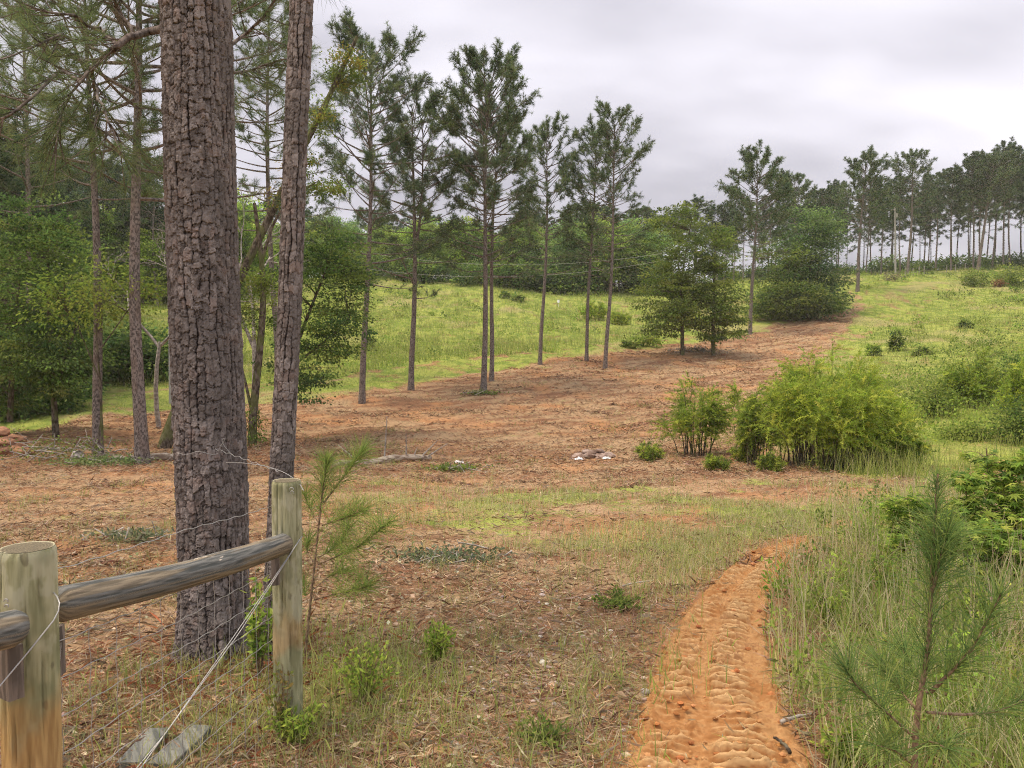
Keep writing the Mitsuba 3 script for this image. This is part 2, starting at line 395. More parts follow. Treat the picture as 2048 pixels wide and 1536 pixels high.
def blades(base, heading, lean, bend, length, width, color, seg=2, tipcolor=None):
    """Upright tapering blades: heading is where they lean to; lean and bend in radians."""
    n = len(base)
    h = np.stack([np.cos(heading), np.sin(heading), heading * 0], 1)
    tw = heading + np.pi / 2 + np.sin(heading * 7) * 0.9
    side = np.stack([np.cos(tw), np.sin(tw), heading * 0], 1) * (width / 2)[:, None]
    p, rows = base.copy(), []
    for k in range(seg + 1):
        t = k / seg
        if k < seg:
            w = 1 - 0.55 * t
            rows += [p - side * w, p + side * w]
            ang = lean + bend * (t + 0.5 / seg)
            p = p + (length / seg)[:, None] * (np.cos(ang)[:, None] * np.array([0, 0, 1.0]) + np.sin(ang)[:, None] * h)
        else:
            rows.append(p)
    m = 2 * seg + 1
    v = np.stack(rows, 1).reshape(-1, 3)
    f = []
    for k in range(seg - 1):
        f += [[2 * k, 2 * k + 1, 2 * k + 3], [2 * k, 2 * k + 3, 2 * k + 2]]
    f.append([2 * seg - 2, 2 * seg - 1, 2 * seg])
    f = (np.array(f)[None] + (np.arange(n) * m)[:, None, None]).reshape(-1, 3)
    col = np.repeat(color[:, None], m, 1)
    if tipcolor is not None:
        w = (np.arange(m) // 2 / seg)[None, :, None]
        col = col * (1 - w) + tipcolor[:, None] * w
    return v, f, col.reshape(-1, 3)


def needles(base, axis, length, width, color, rng, droop=0.0, seg=1):
    n = len(base)
    side = unit(np.cross(axis, rng.normal(size=(n, 3)))) * (width / 2)[:, None]
    tip = base + axis * length[:, None]
    tip[:, 2] -= droop * length
    if seg == 1:
        v = np.stack([base - side, base + side, tip], 1)
        f = np.array([[0, 1, 2]])
        m = 3
    else:
        mid = base + axis * (length * 0.55)[:, None]
        mid[:, 2] -= 0.15 * droop * length
        v = np.stack([base - side, base + side, mid - side * 0.8, mid + side * 0.8, tip], 1)
        f = np.array([[0, 1, 3], [0, 3, 2], [2, 3, 4]])
        m = 5
    f = (f[None] + (np.arange(n) * m)[:, None, None]).reshape(-1, 3)
    return v.reshape(-1, 3), f, np.repeat(color, m, 0)


def leaves(base, axis, length, width, color, rng, fold=0.25):
    """Kite shaped leaves folded along the midrib."""
    n = len(base)
    s = unit(np.cross(axis, rng.normal(size=(n, 3)) * 0.55 + np.array([0, 0, 1.0])))
    nn = np.cross(axis, s)
    mid = base + axis * (length * 0.45)[:, None]
    w = (width / 2)[:, None]
    v = np.stack([base, mid - s * w + nn * w * fold, base + axis * length[:, None], mid + s * w + nn * w * fold], 1)
    f = (np.array([[0, 1, 2], [0, 2, 3]])[None] + (np.arange(n) * 4)[:, None, None]).reshape(-1, 3)
    return v.reshape(-1, 3), f, np.repeat(color, 4, 0)


def tones(rng, n, cols, weights=None, jitter=0.12):
    c = np.array(cols)[rng.choice(len(cols), n, p=weights)]
    return np.clip(c * (1 + rng.normal(size=(n, 1)) * jitter) * (1 + rng.normal(size=(n, 3)) * jitter * 0.3), 0.005, 0.9)


def ball(rng, n):
    return unit(rng.normal(size=(n, 3)))


# ------------------------------------------------------------------ ground and track

ang = []
a = -math.pi
fr = np.linspace(0, 1, 1)
front = np.arange(-0.95, 0.95, 0.0056)
back = np.linspace(0.96, 2 * math.pi - 0.96, 90)
ang = np.concatenate([front, back]) + math.pi / 2          # from the y axis
rad = [0.35]
while rad[-1] < 3000:
    r_ = rad[-1]
    rad.append(r_ * (1.013 if r_ < 12 else 1.018 if r_ < 150 else 1.12))
rad = np.array(rad)
ra, an = np.meshgrid(rad, ang, indexing='ij')
X, Y = ra * np.cos(an), ra * np.sin(an)
Z = height(X, Y)
farw = np.clip((ra - 170) / 200, 0, 1)
Z = Z * (1 - farw) + 0.0 * farw
tr = in_track(X, Y) * (ra < 14)
Z = Z - 0.07 * np.clip(tr * 3, 0, 1)
gu = greenness(X, Y)
pp = np.stack([X, Y, X * 0], -1)
red = np.clip((meshkit.fbm(pp * 0.55, 3, seed=31) - 0.54) * 4, 0, 1) * 0.7 * np.clip(1 - (Y - 60) / 30, 0, 1)
red = np.clip(red + np.clip(tr * 2, 0, 1) + 0.6 * np.clip(1 - np.abs(_tree.query(np.stack([X.ravel(), Y.ravel()], 1))[0].reshape(X.shape) - 0.35) / 0.35, 0, 1), 0, 1)
na = len(ang)
i, j = np.meshgrid(np.arange(len(rad) - 1), np.arange(na), indexing='ij')
q = np.stack([i * na + j, (i + 1) * na + j, (i + 1) * na + (j + 1) % na, i * na + (j + 1) % na], -1).reshape(-1, 4)
V = np.stack([X, Y, Z], -1).reshape(-1, 3)
U = np.stack([gu, red], -1).reshape(-1, 2)
n0 = len(V)
V = np.vstack([V, [[0, 0, float(base_height(np.zeros(1), np.zeros(1))[0])]]]); U = np.vstack([U, [[0.3, 0.2]]])
F = np.vstack([q[:, [0, 1, 2]], q[:, [0, 2, 3]], np.stack([np.full(na, n0), np.arange(na), (np.arange(na) + 1) % na], 1)])
scene['ground'] = mikit.ply((V, F), 'ground_material', smooth=True, uv=U)
labels['ground'] = {'kind': 'structure', 'label': 'cleared red brown ground and green slopes of the valley', 'category': 'ground'}

nc = 56
cs = np.linspace(-1, 1, nc)
st = 1
C_, H_ = TC[::st], TH[::st]
tn = unit(np.gradient(C_, axis=0))
nr = np.stack([tn[:, 1], -tn[:, 0]], 1)
sw = _ts[::st][:, None]
off = cs[None] * H_[:, None] * 1.25
PX = C_[:, None, 0] + nr[:, None, 0] * off
PY = C_[:, None, 1] + nr[:, None, 1] * off
pp = np.stack([PX, PY, PX * 0], -1)
wob = (meshkit.fbm(pp * 5, 3, seed=41) - 0.5)
br = meshkit.fbm(pp * 9, 3, seed=42)
ph = (sw + wob * 0.012 + 0.03 * np.abs(cs)[None] ** 1.5 * H_[:, None]) / 0.098
saw = ph - np.floor(ph)
lug = np.clip(np.minimum((saw - 0.08) / 0.09, (0.72 - saw) / 0.40), 0, 1) ** .8
bandm = np.exp(-((cs[None] - 0.22) / 0.30) ** 4) + 0.75 * np.exp(-((cs[None] + 0.45) / 0.24) ** 4)
bandm = bandm * np.clip(0.55 + 1.2 * (meshkit.fbm(pp * 2.2, 2, seed=43) - 0.22), 0.15, 1.1)
cellr = np.sin(np.floor(ph) * 12.9898 + (cs[None] > -.12) * 4.1) * 43758.5453
cellr = cellr - np.floor(cellr)
lug = lug * (0.72 + 0.42 * cellr) * np.clip(.62 + .8 * meshkit.fbm(pp * 14, 3, seed=48), 0, 1.15)
clod = np.clip(meshkit.fbm(pp * 26, 2, seed=44) - 0.62, 0, 1) * 0.10
edge_ = np.clip((1 - np.abs(cs)) / 0.22, 0, 1)[None] + (meshkit.fbm(pp * 4, 4, seed=45) - 0.5) * 0.95 * (np.abs(cs) > 0.45)[None]
berm = 0.022 * np.exp(-((np.abs(cs) - 0.72) / 0.12) ** 2)[None]
PZ = base_height(PX, PY) + 0.6 * (height(PX, PY) - base_height(PX, PY)) - 0.022 + 0.050 * lug * bandm * (0.75 + 0.5 * br) + clod + berm * (0.3 + br) + 0.025 * (br - 0.5) + 0.013 * (meshkit.fbm(pp * 24, 4, seed=47) - .5) - 0.06 * (1 - np.clip(edge_, 0, 1))
nr_, nc_ = PX.shape
i, j = np.meshgrid(np.arange(nr_ - 1), np.arange(nc_ - 1), indexing='ij')
q = np.stack([i * nc_ + j, (i + 1) * nc_ + j, (i + 1) * nc_ + j + 1, i * nc_ + j + 1], -1).reshape(-1, 4)
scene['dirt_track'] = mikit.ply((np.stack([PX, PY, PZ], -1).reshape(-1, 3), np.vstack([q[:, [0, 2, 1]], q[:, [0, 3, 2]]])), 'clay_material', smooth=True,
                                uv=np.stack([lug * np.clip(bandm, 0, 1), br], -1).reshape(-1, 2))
labels['dirt_track'] = {'kind': 'structure', 'label': 'bare orange clay track printed with tread marks', 'category': 'track'}
# ------------------------------------------------------------------ trees
PINE_COLS = [(0.14, 0.195, 0.10), (0.165, 0.22, 0.11), (0.105, 0.16, 0.09), (0.20, 0.25, 0.115)]


def trunk_path(base, top, rng, sway, n=16):
    t = np.linspace(0, 1, n)
    p = base + (top - base) * t[:, None]
    w = np.stack([np.sin(t * 5 + rng.uniform(0, 6)) - 0, np.sin(t * 4 + rng.uniform(0, 6)), t * 0], 1) * sway
    return p + (w - w[0]) * np.minimum(t * 4, 1)[:, None]


def trunk_radius(t, r0, flare=0.35):
    return r0 * (np.clip(1 - t, 0, 1) ** 0.75 * 0.92 + 0.06) + r0 * flare * np.exp(-t * 55)


def pine(base, top, r0, crown0, crown_r, n_br, seed, tuft=26, nlen=0.22, nw=0.012, dens=1.0, cols=PINE_COLS, sway=0.12, sides=10, prof=None, fork=None, lowbare=0.25, shoots_per=3.4, az0=None):
    """(trunk with limbs, needles) of one pine."""
    rng = np.random.default_rng(seed)
    wood, crown = Mesh(), Mesh()
    H = np.linalg.norm(top - base)
    path = trunk_path(base, top, rng, sway)
    tt = np.linspace(0, 1, len(path))
    base_fine = np.concatenate([np.linspace(0, 0.06, 5)[:-1], np.linspace(0.06, 1, 15)])
    pf = np.stack([np.interp(base_fine, tt, path[:, k]) for k in range(3)], 1)
    pf[0] -= (top - base) / H * 0.5
    wood.add(*tube(pf, trunk_radius(base_fine, r0), sides))
    stems = [(path, 1.0)]
    if fork is not None:
        f0, off = fork
        a = np.array([np.interp(f0, tt, path[:, k]) for k in range(3)])
        b = np.array([np.interp(0.94, tt, path[:, k]) for k in range(3)]) + off
        p2 = bezier(a, a + (b - a) * 0.25 + off * 0.7, b, 12)
        wood.add(*tube(p2, np.linspace(r0 * 0.55, r0 * 0.1, 12), 8))
        stems.append((p2, 0.9))
    prof = prof or ([0, .12, .3, .55, .75, .9, 1], [.6, .9, .98, 1, .95, .75, .4])
    sp, sd, ss = [], [], []
    sp += [path[-1]] * 3; sd += list(unit(ball(rng, 3) + [0, 0, 1.2])); ss += [1.1] * 3
    for bi in range(n_br):
        s = (bi + rng.uniform(0, 1)) / n_br
        s = s ** 0.68
        t = crown0 + (0.985 - crown0) * s
        stem, k = stems[bi % len(stems)]
        if len(stems) > 1 and bi % 2:
            t2 = 0.15 + 0.85 * s
            p0 = np.array([np.interp(t2, np.linspace(0, 1, len(stem)), stem[:, c]) for c in range(3)])
        else:
            p0 = np.array([np.interp(t, np.linspace(0, 1, len(stems[0][0])), stems[0][0][:, c]) for c in range(3)])
        az = bi * 2.39996 + rng.normal() * 0.5 if az0 is None else az0 + rng.normal() * 1.0
        L = crown_r * np.interp(s, *prof) * rng.uniform(0.7, 1.2) * k
        el = np.radians(np.interp(s, [0, .4, .8, 1], [0, 20, 38, 52]) + rng.normal() * 9)
        d = np.array([math.cos(az) * math.cos(el), math.sin(az) * math.cos(el), math.sin(el)])
        tip = p0 + d * L + np.array([0, 0, L * rng.uniform(0.02, 0.2)])
        mid = p0 + d * L * 0.5 + np.array([rng.normal() * .06 * L, rng.normal() * .06 * L, -L * 0.06])
        br = bezier(p0, mid, tip, 7)
        rb = (0.008 + 0.011 * L) * min(1, r0 / 0.16) ** 0.5
        wood.add(*tube(br, np.linspace(rb, 0.006, 7), 4, cap=False))
        thin = 1.0 + .5 * max(0, s - .5) if s > 0.35 else lowbare + (1 - lowbare) * s / 0.35
        ns = int(2 + L * shoots_per * dens * thin * rng.uniform(0.7, 1.2))
        for q in range(ns):
            u = 1.0 if q == 0 else rng.uniform(0.42, 1) ** 0.62
            o = np.array([np.interp(u, np.linspace(0, 1, 7), br[:, c]) for c in range(3)])
            dd = unit(d * rng.uniform(0.3, 1.0) + ball(rng, 1)[0] * 0.75 + np.array([0, 0, 0.30]))
            ll = rng.uniform(0.15, 0.28) * (0.5 + 0.5 * L) if q else 0.12
            ll = min(ll, 0.9)
            e = o + dd * ll
            if ll > 0.2:
                wood.add(*tube(np.array([o, e]), [0.009, 0.005], 3, cap=False))
            sp.append(e); sd.append(dd); ss.append(rng.uniform(0.8, 1.15))
    sp, sd, ss = np.array(sp), np.array(sd), np.array(ss)
    n = len(sp) * tuft
    idx = np.repeat(np.arange(len(sp)), tuft)
    ax = unit(sd[idx] * rng.uniform(0.1, 1.0, (n, 1)) + ball(rng, n) * 0.85 + np.array([0, 0, 0.12]))
    pos = sp[idx] - sd[idx] * rng.uniform(0, 0.26, (n, 1)) * ss[idx][:, None]
    c0 = tones(rng, len(sp), cols, jitter=0.16)
    crown.add(*needles(pos, ax, nlen * ss[idx] * rng.uniform(0.75, 1.15, n), np.full(n, nw), np.clip(c0[idx] * (1 + rng.normal(size=(n, 1)) * 0.14), 0.01, 1), rng, droop=0.12))
    return wood, crown


def add_pine(name, label, wood, crown, bark='far_bark_material', group=None, cat='pine tree'):
    k = key_of(name)
    scene[k + '__trunk'] = wood.shape(bark, smooth=50)
    if crown is not None:
        scene[k + '__crown'] = crown.shape(LEAF)
    tag(k, label, cat, group)
    return k


def gz(p):
    """The same place, put on the ground."""
    q = np.array(p, float)
    q[2] = height(q[:1], q[1:2])[0]
    return q


# ---- pines in a row across the clearing: base pixel, depth, top pixel
ROW = [((724, 812), 38, (738, 52), .165, .30, 3.0, 62, 1.0, 'tall pine at the left end of the row across the clearing'),
       ((822, 778), 42, (826, 168), .17, .27, 2.9, 60, 0.9, 'pine whose trunk forks halfway up, second from the left in the row across the clearing'),
       ((967, 790), 41, (984, 104), .17, .32, 2.9, 76, 1.15, 'straight reddish pine in the middle of the row, tallest against the open sky'),
       ((983, 762), 45, (1000, 215), .15, .36, 2.4, 46, 1.0, 'thinner pine half hidden behind the right side of the tallest middle pine'),
       ((1080, 732), 53, (1092, 232), .15, .34, 2.4, 56, 1.0, 'narrow pine standing alone right of the pair in the middle of the row'),
       ((1173, 722), 55, (1188, 240), .14, .33, 2.4, 54, 0.95, 'slimmer left one of the two close pines at the right end of the row'),
       ((1210, 738), 52, (1232, 198), .15, .30, 2.4, 56, 0.85, 'right one of the two close pines, last of the row, with open airy branches'),
       ((1500, 672), 73, (1512, 298), .19, .38, 3.4, 60, 1.2, 'broad crowned pine rising behind the two small oaks beside the brown strip'),
       ((1590, 640), 92, (1590, 335), .18, .45, 2.6, 44, 1.1, 'pine top showing above the dark green oak group on the brown strip'),
       ((1715, 582), 100, (1731, 305), .24, .42, 3.6, 64, 1.3, 'lone pine at the upper end of the brown strip on the grassy slope'),
       ((1815, 552), 122, (1826, 298), .24, .42, 3.4, 60, 1.3, 'pine in front of the ridge trees with a bare straight trunk, behind the pole'),
       ((1955, 548), 126, (1990, 305), .27, .42, 3.8, 64, 1.4, 'thick pale pine leaning right before the ridge trees above the shrubs')]
for i, (b, d, t, r, c0, cr, nb, de, lab) in enumerate(ROW):
    base = gz(at(*b, d))
    far = d > 60
    top = at(t[0], t[1] + (1.5 if far else 1.15) * FOCAL / d, d)
    prof = ([0, .1, .25, .4, .6, .78, .92, 1], [.85, 1.1, .95, 1.05, 1.1, .98, .78, .45]) if not far else None
    w, c = pine(base, top, r, c0 + (0.0 if far else .03), cr, int(nb * 1.4), 100 + i, tuft=20 if far else 26, nlen=0.30 if far else 0.22, nw=0.036 if far else 0.0205, dens=de * (1.9 if far else 3.1), prof=prof,
                fork=(0.50, np.array([0.55, 0.2, 0])) if i == 1 else None, lowbare=0.35)
    add_pine('pine_tree', lab, w, c, group=None)

# ---- the pines on the left, nearer
NEARP = [((285, 932), 21, (238, -330), .185, .42, 4.6, 84, 'tall pine left of the fused trunks, its drooping branches filling the upper left'),
         ((196, 912), 22.5, (168, -120), .15, .48, 3.4, 50, 'dark pine with a vine climbing its leaning lower trunk, left of the other trunks'),
         ((556, 735), 46, (540, -40), .19, .34, 4.2, 80, 'hazy pine behind the gap between the fused trunks and the thin trunk'),
         ((62, 770), 38, (40, -60), .18, .30, 3.8, 66, 'pine rising at the left edge behind the dark oaks')]
LEFT_COLS = [(0.18, 0.235, 0.10), (0.145, 0.20, 0.09), (0.23, 0.275, 0.115), (0.11, 0.16, 0.08)]
for i, (b, d, t, r, c0, cr, nb, lab) in enumerate(NEARP):
    base, top = gz(at(*b, d)), at(*t, d)
    w, c = pine(base, top, r, c0, cr, nb, 200 + i, tuft=44, nlen=0.24, nw=0.011 if d < 30 else 0.016, dens=2.1, cols=LEFT_COLS, sway=0.16, sides=14,
                prof=([0, .15, .5, .8, 1], [.8, 1, .9, .6, .2]), lowbare=0.7)
    k = add_pine('pine_tree', lab, w, c)
    if i == 1:
        m = Mesh()
        h = np.linspace(0, 3.2, 30)
        f = h / np.linalg.norm(top - base)
        m.add(*tube(base + (top - base) * f[:, None] + np.stack([np.sin(h * 1.1) * 0.155, -np.abs(np.cos(h * 1.1)) * 0.16, h * 0], 1), 0.022, 5))
        part(k, 'vine', m.shape('mossy_bark_material', smooth=True))

# ------------------------------------------------------------------ the two near trunks, with bark plates


def hash2(i, j, k):
    h = (i.astype(np.int64) * 374761393 + j.astype(np.int64) * 668265263 + k * 2147483647) & 0xFFFFFFFF
    h = ((h ^ (h >> 13)) * 1274126177) & 0xFFFFFFFF
    return ((h ^ (h >> 16)) & 0xFFFFFF) / 16777215.0


def plates(u, v, nu, seed):
    """Bark plates in a cell pattern that closes round the trunk: (groove mask, random number, how low within its plate)."""
    iu, iv = np.floor(u), np.floor(v)
    f1 = np.full(u.shape, 9.0); f2 = f1.copy(); idr = u * 0; low = u * 0
    for a in (-1, 0, 1):
        for b in (-1, 0, 1):
            cu, cv = iu + a, iv + b
            wu = np.mod(cu, nu)
            du = cu + 0.15 + 0.7 * hash2(wu, cv, seed) - u + 0.5 * (np.mod(cv, 2) - 0.5)
            dv = cv + 0.1 + 0.8 * hash2(wu, cv, seed + 1) - v
            d = (np.abs(du) ** 3 + np.abs(dv) ** 3) ** (1 / 3)
            m = d < f1
            f2 = np.where(m, f1, np.minimum(f2, d))
            idr = np.where(m, hash2(wu, cv, seed + 2), idr)
            low = np.where(m, dv, low)
            f1 = np.where(m, d, f1)
    return f2 - f1, idr, low


def scales(u, v, nu, seed, jag):
    """Flaky scales in columns round the trunk: (random number, another, place from the lower lip 0 to the top 1)."""
    iu = np.floor(u)
    wu = np.mod(iu, nu)
    v = v + hash2(wu, wu * 0, seed) * 17.0
    iv = np.floor(v)
    return hash2(wu, iv, seed + 1), hash2(wu, iv, seed + 2), v - iv


def bark_trunk(center, radius, z0, z1, cell_w, cell_h, depth, seed, nth, nz, relief_to):
    """One trunk with bark relief up to the height relief_to; center(z) and radius(z) describe it."""
    z = np.concatenate([np.linspace(z0, relief_to, nz), np.linspace(relief_to, z1, 24)[1:]])
    h1 = int(nth * .74)                                   # finer on the side of the clearing's near end
    th = np.concatenate([np.linspace(np.pi * .95, np.pi * 2.05, h1, endpoint=False), np.linspace(np.pi * 2.05, np.pi * 2.95, nth - h1, endpoint=False)])
    zz, tt = np.meshgrid(z, th, indexing='ij')
    R = radius(z)[:, None]
    rm = float(np.median(radius(np.linspace(z0 + 0.4, relief_to, 50))))
    nu = max(5, int(round(2 * np.pi * rm / cell_w)))
    q = np.stack([np.cos(tt) * rm, np.sin(tt) * rm, zz], -1)
    s = 0.06 / cell_w
    lowf = meshkit.fbm(q * s * np.array([7, 7, 2.6]), 3, seed=seed) - 0.5
    jag = meshkit.fbm(q * s * np.array([45, 45, 30]), 3, seed=seed + 3) - 0.5
    jag2 = meshkit.fbm(q * s * np.array([55, 55, 40]) + 31, 3, seed=seed + 4) - 0.5
    u = tt / (2 * np.pi) * nu + 1.35 * lowf + 0.45 * jag
    v = zz / cell_h + 0.55 * jag2 + 0.9 * (meshkit.fbm(q * s * np.array([12, 12, 3]) + 57, 2, seed=seed + 6) - 0.5)
    r1, r1b, y1 = scales(u, v, nu, seed, jag)
    r2, r2b, y2 = scales(u * 2, v * 1.9, 2 * nu, seed + 20, jag)
    r3, r3b, y3 = scales(u * 4 + 0.3 * jag2, v * 4.3, 4 * nu, seed + 40, jag)
    # fissures run up and down between the columns, here deep, there closed
    col = np.round(u)
    fd = np.abs(u - col)
    open_ = np.clip(-0.1 + 2.4 * meshkit.fbm(np.stack([np.mod(col, nu) * 7.3, zz * 2.2 * s, zz * 0 + seed], -1), 2) - 0.75, 0, 1)
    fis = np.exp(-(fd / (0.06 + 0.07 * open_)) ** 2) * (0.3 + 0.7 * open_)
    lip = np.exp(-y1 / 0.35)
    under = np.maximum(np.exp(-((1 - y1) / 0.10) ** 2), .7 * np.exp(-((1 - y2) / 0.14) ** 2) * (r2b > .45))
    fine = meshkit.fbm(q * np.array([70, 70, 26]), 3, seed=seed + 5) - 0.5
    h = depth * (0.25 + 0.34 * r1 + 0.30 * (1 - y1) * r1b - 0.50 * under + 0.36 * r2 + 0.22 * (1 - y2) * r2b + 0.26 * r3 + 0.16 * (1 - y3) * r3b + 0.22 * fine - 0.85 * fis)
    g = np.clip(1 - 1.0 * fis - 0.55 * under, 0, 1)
    g2, idr, id2 = 1.0, 0.45 * r1 + 0.35 * r2 + 0.2 * r3, 0.5
    h = h * np.clip((z1 - zz) / 1.0, 0, 1)
    c = center(z)
    flare = np.exp(-(zz - z0 - 0.1) / 0.22) * rm * 0.50 * (0.55 + 0.45 * np.sin(tt * 4 + seed))
    rr = R - depth * 0.6 + h + np.clip(flare, 0, 0.17)
    P = np.stack([c[:, None, 0] + rr * np.cos(tt), c[:, None, 1] + rr * np.sin(tt), zz], -1)
    n = len(z)
    i, j = np.meshgrid(np.arange(n - 1), np.arange(nth), indexing='ij')
    qd = np.stack([i * nth + j, i * nth + (j + 1) % nth, (i + 1) * nth + (j + 1) % nth, (i + 1) * nth + j], -1).reshape(-1, 4)
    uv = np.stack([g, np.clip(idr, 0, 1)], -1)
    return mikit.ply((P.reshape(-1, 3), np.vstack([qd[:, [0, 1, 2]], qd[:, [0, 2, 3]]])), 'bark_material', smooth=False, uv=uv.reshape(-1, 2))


def stem_line(pix, d, up):
    """centre(z) through these picture points at one depth, going on straight above the topmost."""
    p = np.array([at(px, py, d) for px, py in pix])[::-1]
    p = p[np.argsort(p[:, 2])]
    s = (p[-1] - p[0]) / (p[-1, 2] - p[0, 2])
    p = np.vstack([p, p[-1] + s * (up - p[-1, 2])])
    return lambda z: np.stack([np.interp(z, p[:, 2], p[:, 0]), np.interp(z, p[:, 2], p[:, 1])], -1)


cA = stem_line([(379, -10), (394, 525), (412, 975), (424, 1330)], 5.1, 19)
cB = stem_line([(412, -10), (427, 525), (446, 975), (446, 1330)], 5.22, 18)
k = key_of('pine_tree')
zb = float(height(*[np.array([v]) for v in at(424, 1315, 5.1)[:2]])[0]) - 0.12
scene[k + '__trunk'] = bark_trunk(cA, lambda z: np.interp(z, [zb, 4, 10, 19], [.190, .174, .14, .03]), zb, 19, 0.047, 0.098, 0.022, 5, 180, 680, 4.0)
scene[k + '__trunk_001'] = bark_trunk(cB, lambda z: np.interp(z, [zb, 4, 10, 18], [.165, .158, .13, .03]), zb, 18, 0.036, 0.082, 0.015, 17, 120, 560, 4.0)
labels[k + '__trunk_001'] = {'label': 'slimmer rear stem with finer bark'}
rng = np.random.default_rng(7)
wood, crn = Mesh(), Mesh()
topA = np.append(cA(np.array([19.0]))[0], 19.0)
fakeb = np.append(cA(np.array([9.0]))[0], 9.0)
w2, c2 = pine(fakeb, topA, .05, .25, 3.6, 46, 71, tuft=16, nlen=.26, nw=.02, dens=.8)
# the low limb reaching left, and the thin ones to the right
limbs = [([(326, 58), (300, 62), (262, 70), (230, 95), (205, 115), (182, 135), (160, 165), (138, 190)], 5.1, .030), ([(182, 135), (188, 160), (205, 200), (222, 250), (238, 280)], 5.0, .013), ([(205, 115), (170, 82), (120, 70), (60, 95)], 5.2, .012),
         ([(160, 165), (120, 140), (70, 190), (20, 230), (-40, 250)], 5.0, .014), ([(262, 70), (240, 20), (215, -20), (200, -60)], 5.3, .012), ([(230, 95), (200, 60), (150, 35), (95, 20), (30, 10)], 5.4, .012),
         ([(138, 190), (122, 230), (110, 290)], 5.0, .010), ([(188, 160), (190, 215), (192, 270)], 5.0, .009),
         ([(455, 95), (490, 70), (530, 30), (560, -20)], 5.6, .014), ([(462, 150), (500, 140), (560, 120)], 5.6, .010)]
sp, sd = [], []
for pix, d, r in limbs:
    p = np.array([at(x, y, d + 0.25 * math.sin(i * 1.7)) for i, (x, y) in enumerate(pix)])
    tq = np.linspace(0, len(p) - 1, 4 * len(p))
    ps = np.stack([np.interp(tq, np.arange(len(p)), p[:, c]) for c in range(3)], 1)
    ps = ps + (meshkit.noise(ps * 6, 3)[:, None] - 0.5) * np.array([0.03, 0.03, 0.05])
    wood.add(*tube(ps, np.linspace(r, 0.006, len(ps)), 7))
    for u in np.linspace(0.25, 1, 9):
        o = ps[min(int(u * (len(ps) - 1)), len(ps) - 1)]
        for _ in range(2):
            dd = unit(ps[-1] - ps[0] + ball(rng, 1)[0] * np.linalg.norm(ps[-1] - ps[0]) * 0.9)
            L = rng.uniform(0.15, 0.45)
            e = bezier(o, o + dd * L * .5 + np.array([0, 0, -.03]), o + dd * L + np.array([0, 0, .02]), 5)
            wood.add(*tube(e, np.linspace(.005, .0025, 5), 4))
            sp.append(e[-1]); sd.append(dd)
sp, sd = np.array(sp), np.array(sd)
n = len(sp) * 60
ix = np.repeat(np.arange(len(sp)), 60)
axs = unit(sd[ix] * rng.uniform(.2, 1.2, (n, 1)) + ball(rng, n) * .8)
c2.add(*needles(sp[ix] - sd[ix] * rng.uniform(0, .14, (n, 1)), axs, rng.uniform(.12, .19, n), np.full(n, .0026), tones(rng, n, LEFT_COLS), rng, droop=.1))
scene[k + '__limbs'] = wood.shape('far_bark_material', smooth=True)
scene[k + '__crown_wood'] = w2.shape('far_bark_material', smooth=50)
scene[k + '__crown'] = c2.shape(LEAF)
tag(k, 'large pine with two fused trunks of flaky grey bark behind the fence', 'pine tree')

cC = stem_line([(604, -10), (592, 250), (580, 600), (563, 950), (551, 1200), (546, 1345)], 4.95, 14)
k = key_of('pine_tree')
zb = float(height(*[np.array([v]) for v in at(546, 1335, 4.95)[:2]])[0]) - 0.1
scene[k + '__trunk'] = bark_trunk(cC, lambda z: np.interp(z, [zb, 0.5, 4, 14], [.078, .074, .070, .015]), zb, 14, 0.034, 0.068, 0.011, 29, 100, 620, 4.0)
t_ = np.append(cC(np.array([14.0]))[0], 14.0)
b_ = np.append(cC(np.array([7.0]))[0], 7.0)
w2, c2 = pine(b_, t_, .02, .2, 2.0, 30, 72, tuft=14, nlen=.25, nw=.02, dens=.8)
scene[k + '__crown_wood'] = w2.shape('far_bark_material', smooth=50)
scene[k + '__crown'] = c2.shape(LEAF)
tag(k, 'thin scaly pine trunk leaning right, between the fused trunks and the second fence post', 'pine tree')

# ------------------------------------------------------------------ broadleaf trees and bushes
OAK_DARK = [(0.11, 0.19, 0.055), (0.15, 0.235, 0.06), (0.085, 0.145, 0.05), (0.22, 0.30, 0.075)]
OAK = [(0.16, 0.225, 0.055), (0.20, 0.265, 0.06), (0.115, 0.17, 0.048), (0.25, 0.305, 0.07)]
FRESH = [(0.25, 0.34, 0.065), (0.20, 0.29, 0.055), (0.31, 0.38, 0.08), (0.15, 0.22, 0.05)]
WILLOW = [(0.42, 0.52, 0.085), (0.35, 0.46, 0.08), (0.52, 0.58, 0.11), (0.26, 0.36, 0.07)]


